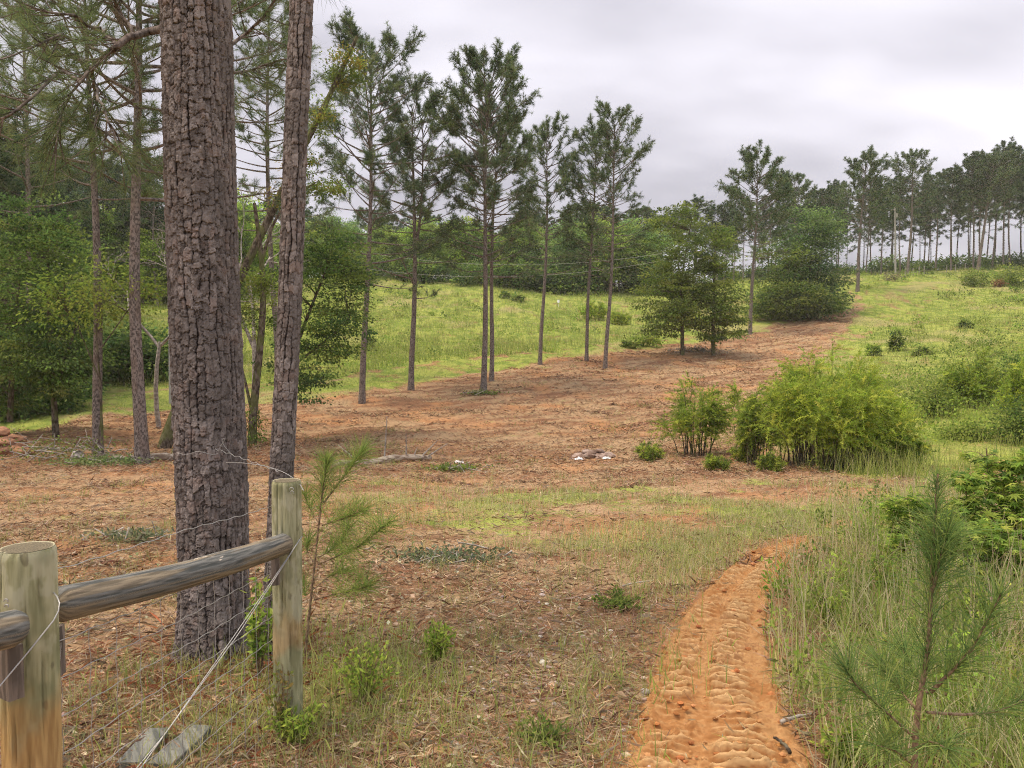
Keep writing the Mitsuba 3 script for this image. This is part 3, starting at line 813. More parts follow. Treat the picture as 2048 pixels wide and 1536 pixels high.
def broadleaf(stems, blobs, n_clu, per, leaf, cols, seed, flat=0.45, spread=0.34, limb_every=2, droop=0.25, gap=0.40, narrow=0.55, limb_r=0.02):
    """(wood, foliage). stems: list of (path, radii); blobs: (centre, radii) of the crown."""
    rng = np.random.default_rng(seed)
    wood, fol = Mesh(), Mesh()
    for p, r in stems:
        wood.add(*tube(p, r, 8))
    spine = np.vstack([p[len(p) // 4:] for p, _ in stems])
    vol = np.array([np.prod(b[1]) ** 0.8 for b in blobs]); vol /= vol.sum()
    cen = []
    while len(cen) < n_clu:
        b = blobs[rng.choice(len(blobs), p=vol)]
        q = b[0] + ball(rng, 1)[0] * np.array(b[1]) * rng.uniform(0, 1) ** 0.36
        if meshkit.fbm(q * 0.9 / max(spread * 2.2, 0.3), 2, seed=seed) > gap + rng.uniform(-.06, .06):
            cen.append(q)
    cen = np.array(cen)
    for q in cen[::limb_every]:
        cand = spine[spine[:, 2] < q[2] + 0.1] if (spine[:, 2] < q[2] + 0.1).any() else spine[:1]
        s = cand[np.argmin(np.linalg.norm((cand - q) * [1, 1, 0.7], axis=1))]
        L = np.linalg.norm(q - s)
        m = (s + q) / 2 + np.array([0, 0, 0.12 * L]) + ball(rng, 1)[0] * 0.07 * L
        wood.add(*tube(bezier(s, m, q, 6), np.linspace(limb_r * (0.4 + 0.25 * L), limb_r * 0.2, 6), 4, cap=False))
    n = n_clu * per
    ix = np.repeat(np.arange(n_clu), per)
    off = rng.normal(size=(n, 3)) * (spread * rng.uniform(.55, 1.1, (n_clu, 1)))[ix] * np.array([1, 1, flat])
    ctr = np.average([b[0] for b in blobs], axis=0, weights=vol)
    ax = unit(off / spread * 0.6 + unit(cen - ctr)[ix] * 0.5 + ball(rng, n) * np.array([.8, .8, .4]) - np.array([0, 0, droop]))
    cc = tones(rng, n_clu, cols, jitter=0.15)
    fol.add(*leaves(cen[ix] + off, ax, leaf * rng.uniform(0.7, 1.25, n), leaf * narrow * rng.uniform(0.8, 1.2, n), np.clip(cc[ix] * (1 + rng.normal(size=(n, 1)) * 0.16), .01, 1), rng))
    return wood, fol


def add_tree(name, label, cat, wood, fol, bark='mossy_bark_material', group=None, leafname='foliage'):
    k = key_of(name)
    scene[k + '__trunk'] = wood.shape(bark, smooth=50)
    scene[k + '__' + leafname] = fol.shape(LEAF)
    tag(k, label, cat, group)
    return k


def pixpath(pix, d, n=14):
    p = np.array([at(x, y, dd) for (x, y), dd in zip(pix, np.broadcast_to(d, len(pix)))])
    t = np.linspace(0, len(p) - 1, n)
    q = np.stack([np.interp(t, np.arange(len(p)), p[:, c]) for c in range(3)], 1)
    return gaussian_filter(q, [0.8, 0], mode='nearest')


def blob(px, py, d, rx, ry, rd=None):
    s = d / FOCAL
    return (at(px, py, d), np.array([rx * s, (rd or rx) * s, ry * s]))


# dark oaks of the left wood
st = [(pixpath([(112, 880), (108, 800), (98, 640), (95, 480)], 26), np.linspace(.12, .04, 14)), (pixpath([(20, 850), (24, 700), (40, 540)], 27), np.linspace(.11, .04, 14)), (pixpath([(108, 800), (140, 690), (170, 600)], 26), np.linspace(.05, .02, 14))]
w, f = broadleaf(st[:1] + st[2:], [blob(95, 560, 26, 100, 130), blob(70, 690, 26, 120, 90), blob(120, 740, 25.5, 80, 55), blob(60, 450, 26.5, 80, 70)], 340, 66, .13, OAK_DARK, 301, flat=.3, gap=.43)
add_tree('oak_tree', 'dark green oak with a thin trunk at the left edge in front of the wood', 'oak tree', w, f)
w, f = broadleaf(st[1:2], [blob(-20, 600, 28, 120, 150), blob(0, 760, 28, 110, 70)], 260, 66, .13, OAK_DARK, 302, flat=.3, gap=.43)
add_tree('oak_tree', 'shaded bushy oak cut off by the left border of the view', 'oak tree', w, f)
# light sapling in front of them
st = [(pixpath([(205, 880), (200, 760), (190, 640), (230, 560)], 21.5), np.linspace(.035, .012, 14)), (pixpath([(200, 760), (150, 640), (110, 600)], 21.5), np.linspace(.02, .01, 14)), (pixpath([(200, 700), (270, 600), (330, 580)], 21.5), np.linspace(.02, .008, 14))]
w, f = broadleaf(st, [blob(200, 580, 21.5, 120, 60), blob(150, 620, 21.5, 70, 50), blob(300, 590, 21.5, 40, 60)], 120, 26, .11, FRESH, 303, flat=.6, spread=.3, gap=.36)
add_tree('sapling_tree', 'light yellow green sapling with sparse leaves in front of the left pines', 'sapling', w, f)
# dark oak right of the thin trunk
st = [(pixpath([(560, 850), (575, 740), (620, 620), (660, 520)], 27), np.linspace(.10, .03, 14)), (pixpath([(575, 740), (640, 690), (700, 640)], 27), np.linspace(.05, .02, 14))]
w, f = broadleaf(st, [blob(640, 560, 27, 112, 75), blob(670, 515, 27, 78, 55), blob(640, 650, 26.5, 105, 62), blob(605, 730, 26, 80, 50), blob(595, 780, 26, 50, 25)], 250, 66, .12, OAK_DARK, 304, flat=.24, gap=.47)
add_tree('oak_tree', 'dark spreading oak right of the thin pine trunk with boughs sweeping to the ground', 'oak tree', w, f)
# gnarled tree wrapped in ivy, and the long leaning one
st = [(pixpath([(505, 895), (505, 830), (520, 700), (528, 600), (524, 520), (515, 450), (508, 400)], 24), np.linspace(.15, .05, 14)), (pixpath([(505, 830), (490, 760), (480, 720)], 24), np.linspace(.06, .02, 14)), (pixpath([(524, 520), (545, 450), (575, 400), (640, 360)], 24), np.linspace(.06, .015, 14))]
w, f = broadleaf(st, [blob(505, 850, 24, 18, 45), blob(505, 620, 24, 30, 60), blob(520, 560, 24, 30, 40)], 70, 40, .09, FRESH + OAK, 305, spread=.22, gap=.3)
add_tree('gnarled_tree', 'crooked dark tree with an ivy wrapped foot right of the fused trunks', 'tree', w, f, leafname='ivy')
st = [(pixpath([(325, 908), (342, 850), (375, 770), (440, 640), (500, 515), (555, 400), (620, 270), (690, 130), (720, 60)], [24, 24.2, 24.5, 25, 25.5, 26, 26.5, 27, 27]), np.linspace(.23, .06, 14))]
w, f = broadleaf(st, [blob(600, 320, 26.2, 25, 45), blob(645, 230, 26.6, 25, 50), blob(690, 140, 27, 35, 40), blob(560, 395, 26, 20, 35), blob(655, 375, 26, 35, 20)], 150, 34, .10, OAK + [(0.30, 0.24, 0.05)], 306, spread=.22, gap=.3)
add_tree('leaning_tree', 'long trunk leaning far right behind the fused trunks, upper part covered in vines', 'tree', w, f, leafname='vine_leaves')


def bare(base, h, r, seed, depth=5, spread=0.6):
    rng = np.random.default_rng(seed)
    m = Mesh()

    def grow(p, d, L, r, k):
        e = p + d * L
        mid = (p + e) / 2 + ball(rng, 1)[0] * L * .09
        m.add(*tube(bezier(p, mid, e, 5), np.linspace(r, r * .65, 5), 6 if k > 2 else 4, cap=False))
        if k:
            for _ in range(3 if k < 4 else 2):
                grow(p + (e - p) * rng.uniform(.65, 1), unit(d + ball(rng, 1)[0] * spread + np.array([0, 0, .08])), L * rng.uniform(.6, .85), r * .6, k - 1)
    grow(base, np.array([0.03, 0, 1.0]), h * .36, r, depth)
    return m


k = put('bare_tree', bare(gz(at(505, 850, 31)), 10.5, .13, 3, 6, .72).shape('grey_wood_material', smooth=True), 'leafless grey tree with pale twigs behind the thin pine trunk', 'bare tree')
put('bare_tree', bare(gz(at(318, 862, 30)), 9.5, .10, 8, 6, .8).shape('grey_wood_material', smooth=True), 'leafless grey tree with tangled twigs left of the fused trunks', 'bare tree')
m = Mesh()
m.add(*tube(np.array([gz(at(342, 800, 40)) - [0, 0, .3], at(340, 590, 40)]), [.11, .09], 10))
put('old_pole', m.shape('pole_material', smooth=40), 'plain grey upright pole in the grass just left of the fused trunks', 'pole')

# the two small oaks and the oak group on the cleared strip
st = [(pixpath([(1365, 716), (1364, 640), (1362, 560), (1385, 430)], 58), np.linspace(.17, .03, 14))]
w, f = broadleaf(st, [blob(1350, 590, 58, 75, 70), blob(1340, 640, 57.5, 60, 35), blob(1370, 520, 58, 50, 60), blob(1350, 450, 58.5, 52, 40)], 300, 60, .20, OAK, 310, flat=.28, spread=.48, limb_every=2, gap=.44)
add_tree('oak_tree', 'left one of the two small oaks standing on the bare brown strip', 'oak tree', w, f)
st = [(pixpath([(1427, 716), (1426, 640), (1428, 560), (1430, 480)], 58), np.linspace(.17, .03, 14))]
w, f = broadleaf(st, [blob(1430, 600, 58, 62, 75), blob(1440, 650, 57.5, 45, 35), blob(1425, 520, 58, 40, 60), blob(1440, 465, 58.5, 26, 28)], 230, 60, .20, OAK, 311, flat=.28, spread=.48, limb_every=2, gap=.44)
add_tree('oak_tree', 'right one of the two small oaks standing on the bare brown strip', 'oak tree', w, f)
GREEN2 = [(0.12, 0.20, 0.075), (0.155, 0.235, 0.08), (0.09, 0.155, 0.065), (0.19, 0.265, 0.085)]
for i, (bx, tx, ty, bl, lab) in enumerate([
        (1618, 1628, 420, [(1625, 470, 62, 60), (1620, 540, 75, 60), (1640, 590, 50, 40)], 'tallest oak of the group at the upper end of the brown strip'),
        (1580, 1570, 470, [(1565, 530, 55, 60), (1560, 590, 62, 45), (1535, 615, 45, 25)], 'left hand oak of the group at the upper end of the brown strip'),
        (1600, 1600, 560, [(1590, 600, 62, 34), (1640, 610, 40, 22)], 'low bushy oak at the foot of the group on the brown strip')]):
    d = 84 - 2 * i
    st = [(pixpath([(bx, 642), (bx, 560), (tx, ty + 30)], d), np.linspace(.2, .04, 14)), (pixpath([(bx + 12, 640), (bx + 16, 560), (tx + 14, ty + 60)], d), np.linspace(.16, .04, 14))]
    w, f = broadleaf(st, [blob(a, b, d, c, e) for a, b, c, e in bl], 250 if i == 0 else 190, 56, .30, GREEN2 if i == 0 else OAK_DARK + OAK, 320 + i, flat=.34, spread=.7, limb_every=2, gap=.44)
    add_tree('oak_tree', lab, 'oak tree', w, f)

# bushes like willow


def willow(cx, base_y, d, wpx, hpx, n_stem, seed, cols=WILLOW, twigs=22, per=15, leaf=.10, lw=.017, gap=0.0, low=0.35):
    rng = np.random.default_rng(seed)
    wood, fol = Mesh(), Mesh()
    s = d / FOCAL
    W, Hh = wpx * s / 2, hpx * s
    b = gz(at(cx, base_y, d))
    pos, axs, tw0 = [], [], []
    for i in range(n_stem):
        az, u = rng.uniform(0, 2 * np.pi), rng.uniform(0, 1) ** .5
        o = b + np.array([math.cos(az), math.sin(az), 0]) * W * .5 * u
        o[2] = base_height(o[:1], o[1:2])[0] - .05
        el = rng.uniform(.1, 1.0) ** .7
        tip = b + np.array([math.cos(az) * W * (1.05 - .55 * el ** 2) * (0.4 + .6 * u), math.sin(az) * W * .8 * u, Hh * (.33 + .67 * el) * (1 - .34 * u * u) * rng.uniform(.84, 1.08)])
        p = bezier(o, (o * .5 + tip * .5) + np.array([rng.normal() * .14, rng.normal() * .14, Hh * .15]) - np.array([math.cos(az), math.sin(az), 0]) * W * .1, tip, 9)
        wood.add(*tube(p, np.linspace(.018, .004, 9), 4, cap=False))
        for k in range(twigs):
            t = rng.uniform(low, 1)
            q = np.array([np.interp(t, np.linspace(0, 1, 9), p[:, c]) for c in range(3)])
            dd = unit(ball(rng, 1)[0] + np.array([math.cos(az) * .5, math.sin(az) * .5, .55]))
            pos.append(q); axs.append(dd); tw0.append(rng.uniform(.3, .7) * min(1, Hh / 2.5))
    pos, axs, L = np.array(pos), np.array(axs), np.array(tw0)
    n = len(pos) * per
    ix = np.repeat(np.arange(len(pos)), per)
    u = rng.uniform(.1, 1, n)
    q = pos[ix] + axs[ix] * (L[ix] * u)[:, None] - np.array([0, 0, 1.0]) * (.25 * L[ix] * u * u)[:, None]
    a = unit(axs[ix] * .7 + ball(rng, n) * .9 + np.array([0, 0, .12]))
    c = tones(rng, len(pos), cols, jitter=.14)[ix] * (1 + rng.normal(size=(n, 1)) * .12)
    fol.add(*needles(q, a, leaf * rng.uniform(.7, 1.3, n), lw * rng.uniform(.8, 1.2, n), np.clip(c, .01, 1), rng, droop=.05))
    return wood, fol


def add_willow(label, *a, group=None, name='willow_bush', cat='bush', **kw):
    w, f = willow(*a, **kw)
    k = key_of(name)
    scene[k + '__stems'] = w.shape('mossy_bark_material', smooth=True)
    scene[k + '__foliage'] = f.shape(LEAF)
    tag(k, label, cat, group)


add_willow('large rounded yellow green willow bush with many bare stems below the right slope', 1648, 932, 20, 345, 238, 95, 401, twigs=42, per=34, low=.3, leaf=.085, lw=.019)
add_willow('feathery willow bush of middle size left of the large rounded one', 1512, 915, 20.5, 100, 150, 18, 402, twigs=26, per=34, leaf=.085, lw=.018, low=.35, cols=WILLOW + FRESH)
add_willow('thin upright willow shoot behind the gap between the willow bushes', 1485, 850, 25, 70, 125, 9, 403, twigs=26, per=30, leaf=.085, lw=.018, low=.55, cols=WILLOW + FRESH)
add_willow('airy pale willow bush leftmost of the willows on the brown ground', 1388, 898, 22.5, 140, 172, 22, 404, twigs=34, per=34, leaf=.085, lw=.017, low=.32, cols=WILLOW + FRESH)
add_willow('low spreading willow growth under the right side of the large rounded willow', 1790, 925, 19.5, 150, 75, 26, 405, twigs=22, per=24, low=.1, lw=.026, cols=FRESH + WILLOW)
add_willow('rounded soft green willow bush on the right slope beside the dark cedar', 1945, 838, 31, 130, 115, 40, 406, twigs=30, per=24, lw=.026, low=.2, cols=WILLOW + FRESH)
add_willow('yellow green willow bush cut by the right border below the dark cedar', 2062, 862, 27, 110, 150, 30, 407, twigs=30, per=24, lw=.026, low=.2)
add_willow('round olive bush in the meadow behind the right pair of pines', 1187, 642, 84, 62, 44, 30, 408, twigs=16, leaf=.22, lw=.06, low=.1)
add_willow('smaller olive bush in the meadow right of the last pine of the row', 1240, 652, 80, 50, 30, 24, 409, twigs=16, leaf=.22, lw=.06, low=.1)
for i, (px, py, d, w_, h_, lab) in enumerate([(1300, 915, 21.5, 60, 45, 'low cut green shrub left under the leftmost willow'), (1432, 940, 19.5, 60, 36, 'low olive sprout clump left of the large willow at the edge of the bare soil'), (1535, 950, 19, 70, 40, 'low olive sprout clump in front of the large willow'),
                                              (1490, 905, 21, 60, 50, 'small bushy sprouts between the leftmost and the large willow')]):
    add_willow(lab, px, py, d, w_, h_, 14, 420 + i, twigs=14, low=.05, cols=WILLOW + OAK, name='low_shrub', cat='shrub')


def bush(label, px, py, d, wpx, hpx, n_clu, leaf, cols, seed, name='leafy_shrub', cat='shrub', per=30, group=None, flat=.7, spread=None):
    s = d / FOCAL
    b = gz(at(px, py, d))
    c = b + np.array([0, 0, hpx * s * .5])
    st = [(np.linspace(b - [0, 0, .1], c + [0, 0, hpx * s * .3], 8), np.linspace(.02 + .004 * hpx * s, .008, 8))]
    r = np.array([wpx * s / 2, wpx * s / 2, hpx * s / 2]) * .85
    w, f = broadleaf(st, [(c, r), (c - [0, 0, hpx * s * .22], r * [1.05, 1.05, .6])], n_clu, per, leaf, cols, seed, flat=flat, spread=spread or min(.3, wpx * s * .14), gap=.33, limb_every=2, limb_r=.012)
    k = key_of(name)
    scene[k + '__stems'] = w.shape('mossy_bark_material', smooth=50)
    scene[k + '__foliage'] = f.shape(LEAF)
    tag(k, label, cat, group)
    return k


bush('dark narrow cedar sapling standing upright on the right slope near the border', 2022, 815, 30, 52, 122, 80, .09, OAK_DARK, 430, name='cedar_sapling', cat='sapling')
bush('dark leafy shrub at the right border below the cedar', 2040, 890, 23, 110, 90, 90, .10, OAK_DARK + OAK, 431)
bush('lush green shrub left of the soft willow on the right slope', 1870, 845, 29, 90, 62, 80, .12, FRESH + OAK, 432)
bush('grassy green shrub behind the sweetgum sapling at the right', 1935, 880, 24, 90, 40, 60, .12, FRESH, 433)
bush('broad green shrub on the upper right slope, left of the reddish dead clump', 1950, 572, 104, 62, 42, 90, .26, FRESH + OAK, 434, per=24)
bush('wide green shrub at the right border high on the slope', 2022, 572, 102, 80, 46, 100, .26, FRESH + OAK, 435, per=24)
bush('reddish brown dead clump between the shrubs high on the right slope', 1998, 578, 100, 26, 16, 24, .2, [(.22, .10, .06), (.28, .15, .08)], 436, per=22, name='dead_shrub')
bush('grey dry brush heap on the pale grass below the ridge fence', 1783, 562, 112, 38, 20, 20, .24, [(.26, .24, .18), (.16, .13, .10)], 437, per=22, name='dead_shrub')
for i, (px, py, d, w_, h_, lab) in enumerate([(1790, 684, 58, 26, 42, 'slim bluish green sapling in the middle of the right slope'), (1931, 652, 68, 20, 16, 'small dark round bush high on the right slope'), (1745, 694, 57, 30, 22, 'small green shrub left of the slim sapling on the right slope'),
                                              (1842, 700, 55, 34, 16, 'flat green shrub right of the slim sapling on the right slope'), (1035, 604, 94, 16, 14, 'small dark bush on the crest of the meadow right of the middle pines'), (1010, 598, 96, 12, 10, 'tiny dark bush on the meadow crest just right of the middle pines'),
                                              (738, 690, 60, 24, 54, 'young pine sapling in the meadow beside the first pine of the row'), (1300, 690, 64, 60, 26, 'leafy low shrub along the mown strip left of the two small oaks'), (1262, 694, 63, 40, 22, 'leafy low shrub along the mown strip right of the last pine')]):
    bush(lab, px, py, d, w_, h_, 30, .004 * d, (OAK_DARK + OAK) if h_ != 26 and h_ != 22 else FRESH, 440 + i, per=22, spread=.0022 * d)
m = Mesh()
q = gz(at(1117, 605, 92))
m.add(*tube(np.array([q - [0, 0, .2], q + [0, 0, .55]]), [.03, .03], 6)); m.add(*tube(np.array([q + [0, 0, .5], q + [0, 0, .85]]), [.16, .13], 8))
put('marker_post', m.shape('rag_material', smooth=40), 'short white capped marker post in the far meadow', 'marker')

# ------------------------------------------------------------------ the woods: copies of a few trees


def group_of(name, wood, fol, bark='far_bark_material', fname='crown'):
    scene[name] = {'type': 'shapegroup', 'trunk': wood.shape(bark, smooth=50), fname: fol.shape(LEAF)}


O = np.zeros(3)
RIDGE_COLS = [(0.095, 0.15, 0.08), (0.12, 0.17, 0.085), (0.155, 0.195, 0.095), (0.075, 0.12, 0.07)]
for i in range(5):
    hh = 22.0
    w, c = pine(O, np.array([.4 * math.sin(i * 2.1), .3, hh]), .16 + .02 * (i % 3), .43 + .04 * (i % 3), 3.3 + .3 * (i % 3), 70, 500 + i, tuft=18, nlen=.50, nw=.072, dens=1.7, cols=RIDGE_COLS, sides=7, sway=.2, shoots_per=2.2, lowbare=.35)
    group_of(f'far_pine_group_{i}', w, c)
for i, cols in enumerate([[tuple(1.55 * v for v in c) for c in cc] for cc in (OAK, FRESH, OAK_DARK + OAK, GREEN2)]):
    st = [(np.linspace([0, 0, -.5], [.3, .1, 9], 12), np.linspace(.2, .05, 12))]
    bl = [(np.array([0, 0, 7.0]), np.array([3.4, 3.4, 4.2])), (np.array([1.2, .4, 4.2]), np.array([3.4, 3.2, 2.6])), (np.array([-1.0, -.5, 10.0]), np.array([2.2, 2.2, 2.4]))]
    w, f = broadleaf(st, bl, 170, 44, .40, cols, 520 + i, spread=.75, flat=.36, limb_every=4, gap=.43)
    group_of(f'far_oak_group_{i}', w, f, 'mossy_bark_material')
w, f = broadleaf([(np.linspace([0, 0, -.3], [0, 0, 1.2], 5), np.linspace(.05, .02, 5))], [(np.array([0, 0, 1.0]), np.array([1.6, 1.6, 1.1]))], 60, 18, .30, OAK_DARK, 530, spread=.4, limb_every=6)
group_of('far_shrub_group', w, f, 'mossy_bark_material')


def copy(name, gid, p, scale, rot, label, cat, group):
    k = key_of(name)
    t = T().translate([float(v) for v in p]).rotate([0, 0, 1], float(rot)).scale([float(v) for v in np.broadcast_to(scale, 3)])
    scene[k] = {'type': 'instance', 'to_world': t, 'shapegroup': {'type': 'ref', 'id': gid}}
    tag(k, label, cat, group)


rng = np.random.default_rng(77)


def spot(px, d):
    return gz([(px - 1024) / FOCAL * d, d, 0])


# pine row on the right ridge
for i in range(74):
    px = 1420 + 900 * (i + rng.uniform(-1.3, 1.3)) / 74
    d = rng.choice([130, 136, 143, 151]) + rng.uniform(-2.5, 2.5)
    want = np.interp(px, [1420, 1650, 1800, 1900, 1960, 2040, 2300], [13.5, 16.5, 17.5, 17.5, 20.5, 22.5, 22]) + rng.normal() * 1.0
    s = want * .93 / 22
    copy('ridge_pine', f'far_pine_group_{i % 5}', spot(px, d), [s * rng.uniform(.95, 1.15)] * 2 + [s], rng.uniform(0, 360), 'tall dark pine with a bare trunk in the line of trees along the right ridge', 'pine tree', 'pines along the right ridge')
for i in range(60):
    px, d = 1400 + 900 * rng.uniform(), rng.uniform(137, 150)
    s = rng.uniform(.7, 1.5)
    copy('ridge_shrub', 'far_shrub_group', spot(px, d), [s * 1.3, s * 1.3, s * 1.3], rng.uniform(0, 360), 'dark shrub under the trees along the right ridge', 'shrub', 'shrubs under the ridge pines')
# the wood behind the meadow
for i in range(46):
    px = 470 + 1000 * (i + rng.uniform(-.5, .5)) / 46
    d = rng.uniform(124, 150)
    s = (np.interp(px, [470, 800, 1200, 1470], [13.0, 11.0, 12.5, 13.5]) + rng.normal() * 1.2) / 22
    copy('wood_pine', f'far_pine_group_{rng.integers(5)}', spot(px, d), [s * 1.5, s * 1.5, s], rng.uniform(0, 360), 'pine in the wood behind the bright meadow', 'pine tree', 'pines of the wood behind the meadow')
for i in range(56):
    px = 460 + 860 * (i + rng.uniform(-.5, .5)) / 56
    d = rng.uniform(111, 126)
    want = np.interp(px, [460, 700, 800, 950, 1100, 1180, 1320], [10, 8.5, 9.0, 9.0, 9.5, 11, 10]) * rng.uniform(.8, 1.1)
    if px > 1080:
        d = rng.uniform(104, 116)
    g = rng.choice([0, 1, 2, 3], p=[.35, .2, .2, .25]) if px < 1080 else rng.choice([0, 1, 3], p=[.3, .3, .4])
    s = want / 12.3
    copy('wood_tree', f'far_oak_group_{g}', spot(px, d), [s * 1.0, s * 1.0, s], rng.uniform(0, 360), 'green leafy tree at the edge of the wood behind the meadow', 'tree', 'leafy trees of the wood behind the meadow')
for i in range(52):
    px, d = rng.uniform(640, 1360), rng.uniform(104, 113)
    s = rng.uniform(.9, 1.6)
    copy('wood_shrub', 'far_shrub_group', spot(px, d), s, rng.uniform(0, 360), 'dark shrub along the foot of the wood behind the meadow', 'shrub', 'shrubs at the foot of the far wood')
# the left wood
for i in range(46):
    px, d = rng.uniform(-520, 330), rng.uniform(36, 85)
    if px > 165:
        d = rng.uniform(84, 110)
    s = rng.uniform(11, 17) / 22
    copy('left_wood_pine', f'far_pine_group_{rng.integers(5)}', spot(px, d), [s * 1.25, s * 1.25, s], rng.uniform(0, 360), 'pine deep in the wood on the left', 'pine tree', 'pines deep in the left wood')
for i in range(66):
    px, d = (rng.uniform(-520, 345) if i < 44 else rng.uniform(165, 520)), rng.uniform(38, 80)
    if px > 165:
        d = rng.uniform(88, 108)
    s = (rng.uniform(6.5, 10.5) if i < 44 else rng.uniform(9, 13.5)) / 12.3
    copy('left_wood_tree', f'far_oak_group_{rng.integers(4)}', spot(px, d), s, rng.uniform(0, 360), 'leafy tree deep in the wood on the left', 'tree', 'leafy trees deep in the left wood')
for i in range(34):
    px, d = (rng.uniform(-320, 150), rng.uniform(33, 44)) if i < 26 else (rng.uniform(232, 350), rng.uniform(47, 56))
    s = rng.uniform(.8, 1.5)
    copy('left_wood_shrub', 'far_shrub_group', spot(px, d), s, rng.uniform(0, 360), 'dark undergrowth shrub at the edge of the left wood', 'shrub', 'undergrowth shrubs of the left wood')

# pole and little fence on the ridge
k = key_of('utility_pole')
q0, q1 = gz(at(1791, 545, 127)), at(1790, 414, 127)
m = Mesh(); m.add(*tube(np.array([q0 - [0, 0, .3], q1]), [.17, .12], 8)); scene[k + '__pole'] = m.shape('pole_material', smooth=40)
m = Mesh(); m.add(*tube(np.array([q1 + [-.7, 0, -.5], q1 + [.9, 0, -.5]]), .07, 5)); scene[k + '__cross_arm'] = m.shape('pole_material', smooth=40)
m = Mesh(); m.add(*tube(np.array([q1 + [.35, 0, -1.9], q1 + [.35, 0, -1.0]]), .2, 8)); scene[k + '__transformer'] = m.shape('pole_material', smooth=40)
tag(k, 'pale utility pole with a short cross arm in front of the ridge pines', 'utility pole')
k = key_of('ridge_fence')
ends = [(1810, 561, 116), (1826, 559, 117), (1838, 556, 118.5), (1848, 554, 120), (1893, 549, 124), (1911, 547, 125.5), (1930, 545, 127)]
ps = [gz(at(*e)) for e in ends]
for q in ps:
    m = Mesh(); m.add(*tube(np.array([q - [0, 0, .2], q + [0, 0, 1.25]]), .06, 6)); part(k, 'post', m.shape('grey_wood_material', smooth=40))
for z in (.5, 1.1):
    m = Mesh(); m.add(*tube(np.array([q + [0, 0, z] for q in ps]), .008, 3)); part(k, 'wire', m.shape('wire_material'))
tag(k, 'thin wire fence with small posts across the grass below the ridge pines', 'fence')
for i, (a, b) in enumerate([((640, 488, 95), (1330, 506, 95)), ((640, 523, 95), (1330, 520, 95))]):
    p = np.linspace(at(*a), at(*b), 30); p[:, 2] -= 4 * .5 * (1 - np.linspace(-1, 1, 30) ** 2)
    p = np.vstack([p[0] + (p[0] - p[-1]) * .8, p, p[-1] + (p[-1] - p[0]) * .5])
    m = Mesh(); m.add(*tube(p, .016, 4))
    put('power_line', m.shape('pole_material'), ['upper power line crossing in front of the far wood', 'lower power line crossing in front of the far wood'][i], 'power line')

# ------------------------------------------------------------------ the fence
k = key_of('wooden_fence')
FENCE = k


def post(px0, px1, ytop, lean_px, d, r, zbot, seed):
    a, b = at(px0, ytop, d), at(px1, 1536, d)
    ax = (a - b) / (a[2] - b[2])
    n, nth = 140, 80
    z = np.linspace(zbot, a[2], n)
    th = np.arange(nth) * 2 * np.pi / nth
    zz, tt = np.meshgrid(z, th, indexing='ij')
    q = np.stack([np.cos(tt) * 6, np.sin(tt) * 6, zz * 1.0], -1)
    rr = r * (1 + .05 * (meshkit.fbm(q * .5, 2, seed=seed) - .5)) + .004 * (meshkit.fbm(q * np.array([2.5, 2.5, .8]), 3, seed=seed + 1) - .5)
    for a0, zc, L, w in ((-1.1, .3, 1.4, .03), (-2.0, .9, .6, .022), (-0.6, .7, .7, .02), (-1.6, 0.6, .5, .02)):
        dth = np.angle(np.exp(1j * (tt - a0 - .05 * np.sin(zz * 7 + seed))))
        rr = rr - .012 * np.exp(-(dth / w) ** 2) * np.clip(1 - ((zz - zc) / L) ** 2, 0, 1)
    rr = rr - .006 * np.exp(-(a[2] - zz) / .006)
    c = b[None] + ax[None] * (z - b[2])[:, None]
    P = np.stack([c[:, None, 0] + rr * np.cos(tt), c[:, None, 1] + rr * np.sin(tt), zz], -1)
    i, j = np.meshgrid(np.arange(n - 1), np.arange(nth), indexing='ij')
    qd = np.stack([i * nth + j, i * nth + (j + 1) % nth, (i + 1) * nth + (j + 1) % nth, (i + 1) * nth + j], -1).reshape(-1, 4)
    part(FENCE, 'post', mikit.ply((P.reshape(-1, 3), np.vstack([qd[:, [0, 1, 2]], qd[:, [0, 2, 3]]])), 'post_material' if d < 3 else 'post_material_greyer', smooth=True))
    rings = np.linspace(0, 1, 9)
    topr = rr[-1]
    Q = np.concatenate([np.stack([c[-1, 0] + topr * f * np.cos(th), c[-1, 1] + topr * f * np.sin(th), a[2] + .0015 - .004 * meshkit.fbm(np.stack([np.cos(th) * f * 5, np.sin(th) * f * 5, th * 0 + seed], -1), 2) * (f < .95) + 0 * th], -1) for f in rings])
    i, j = np.meshgrid(np.arange(8), np.arange(nth), indexing='ij')
    qd = np.stack([i * nth + j, (i + 1) * nth + j, (i + 1) * nth + (j + 1) % nth, i * nth + (j + 1) % nth], -1).reshape(-1, 4)
    pk = [kk for kk in scene if kk.startswith(FENCE + '__post') and kk.count('__') == 1][-1]
    scene[pk + '__cut_top'] = mikit.ply((Q, np.vstack([qd[:, [0, 1, 2]], qd[:, [0, 2, 3]]])), 'end_grain_material', smooth=True, uv=np.stack([np.repeat(rings, nth), np.tile(th, 9)], -1))
    return c


D1, D2 = 2.2, 3.9
R1, R2 = .0765, .0745
post(54, 65, 1095, 0, D1, R1, -.55, 3)
post(573, 577, 961, 0, D2, R2, -.6, 8)


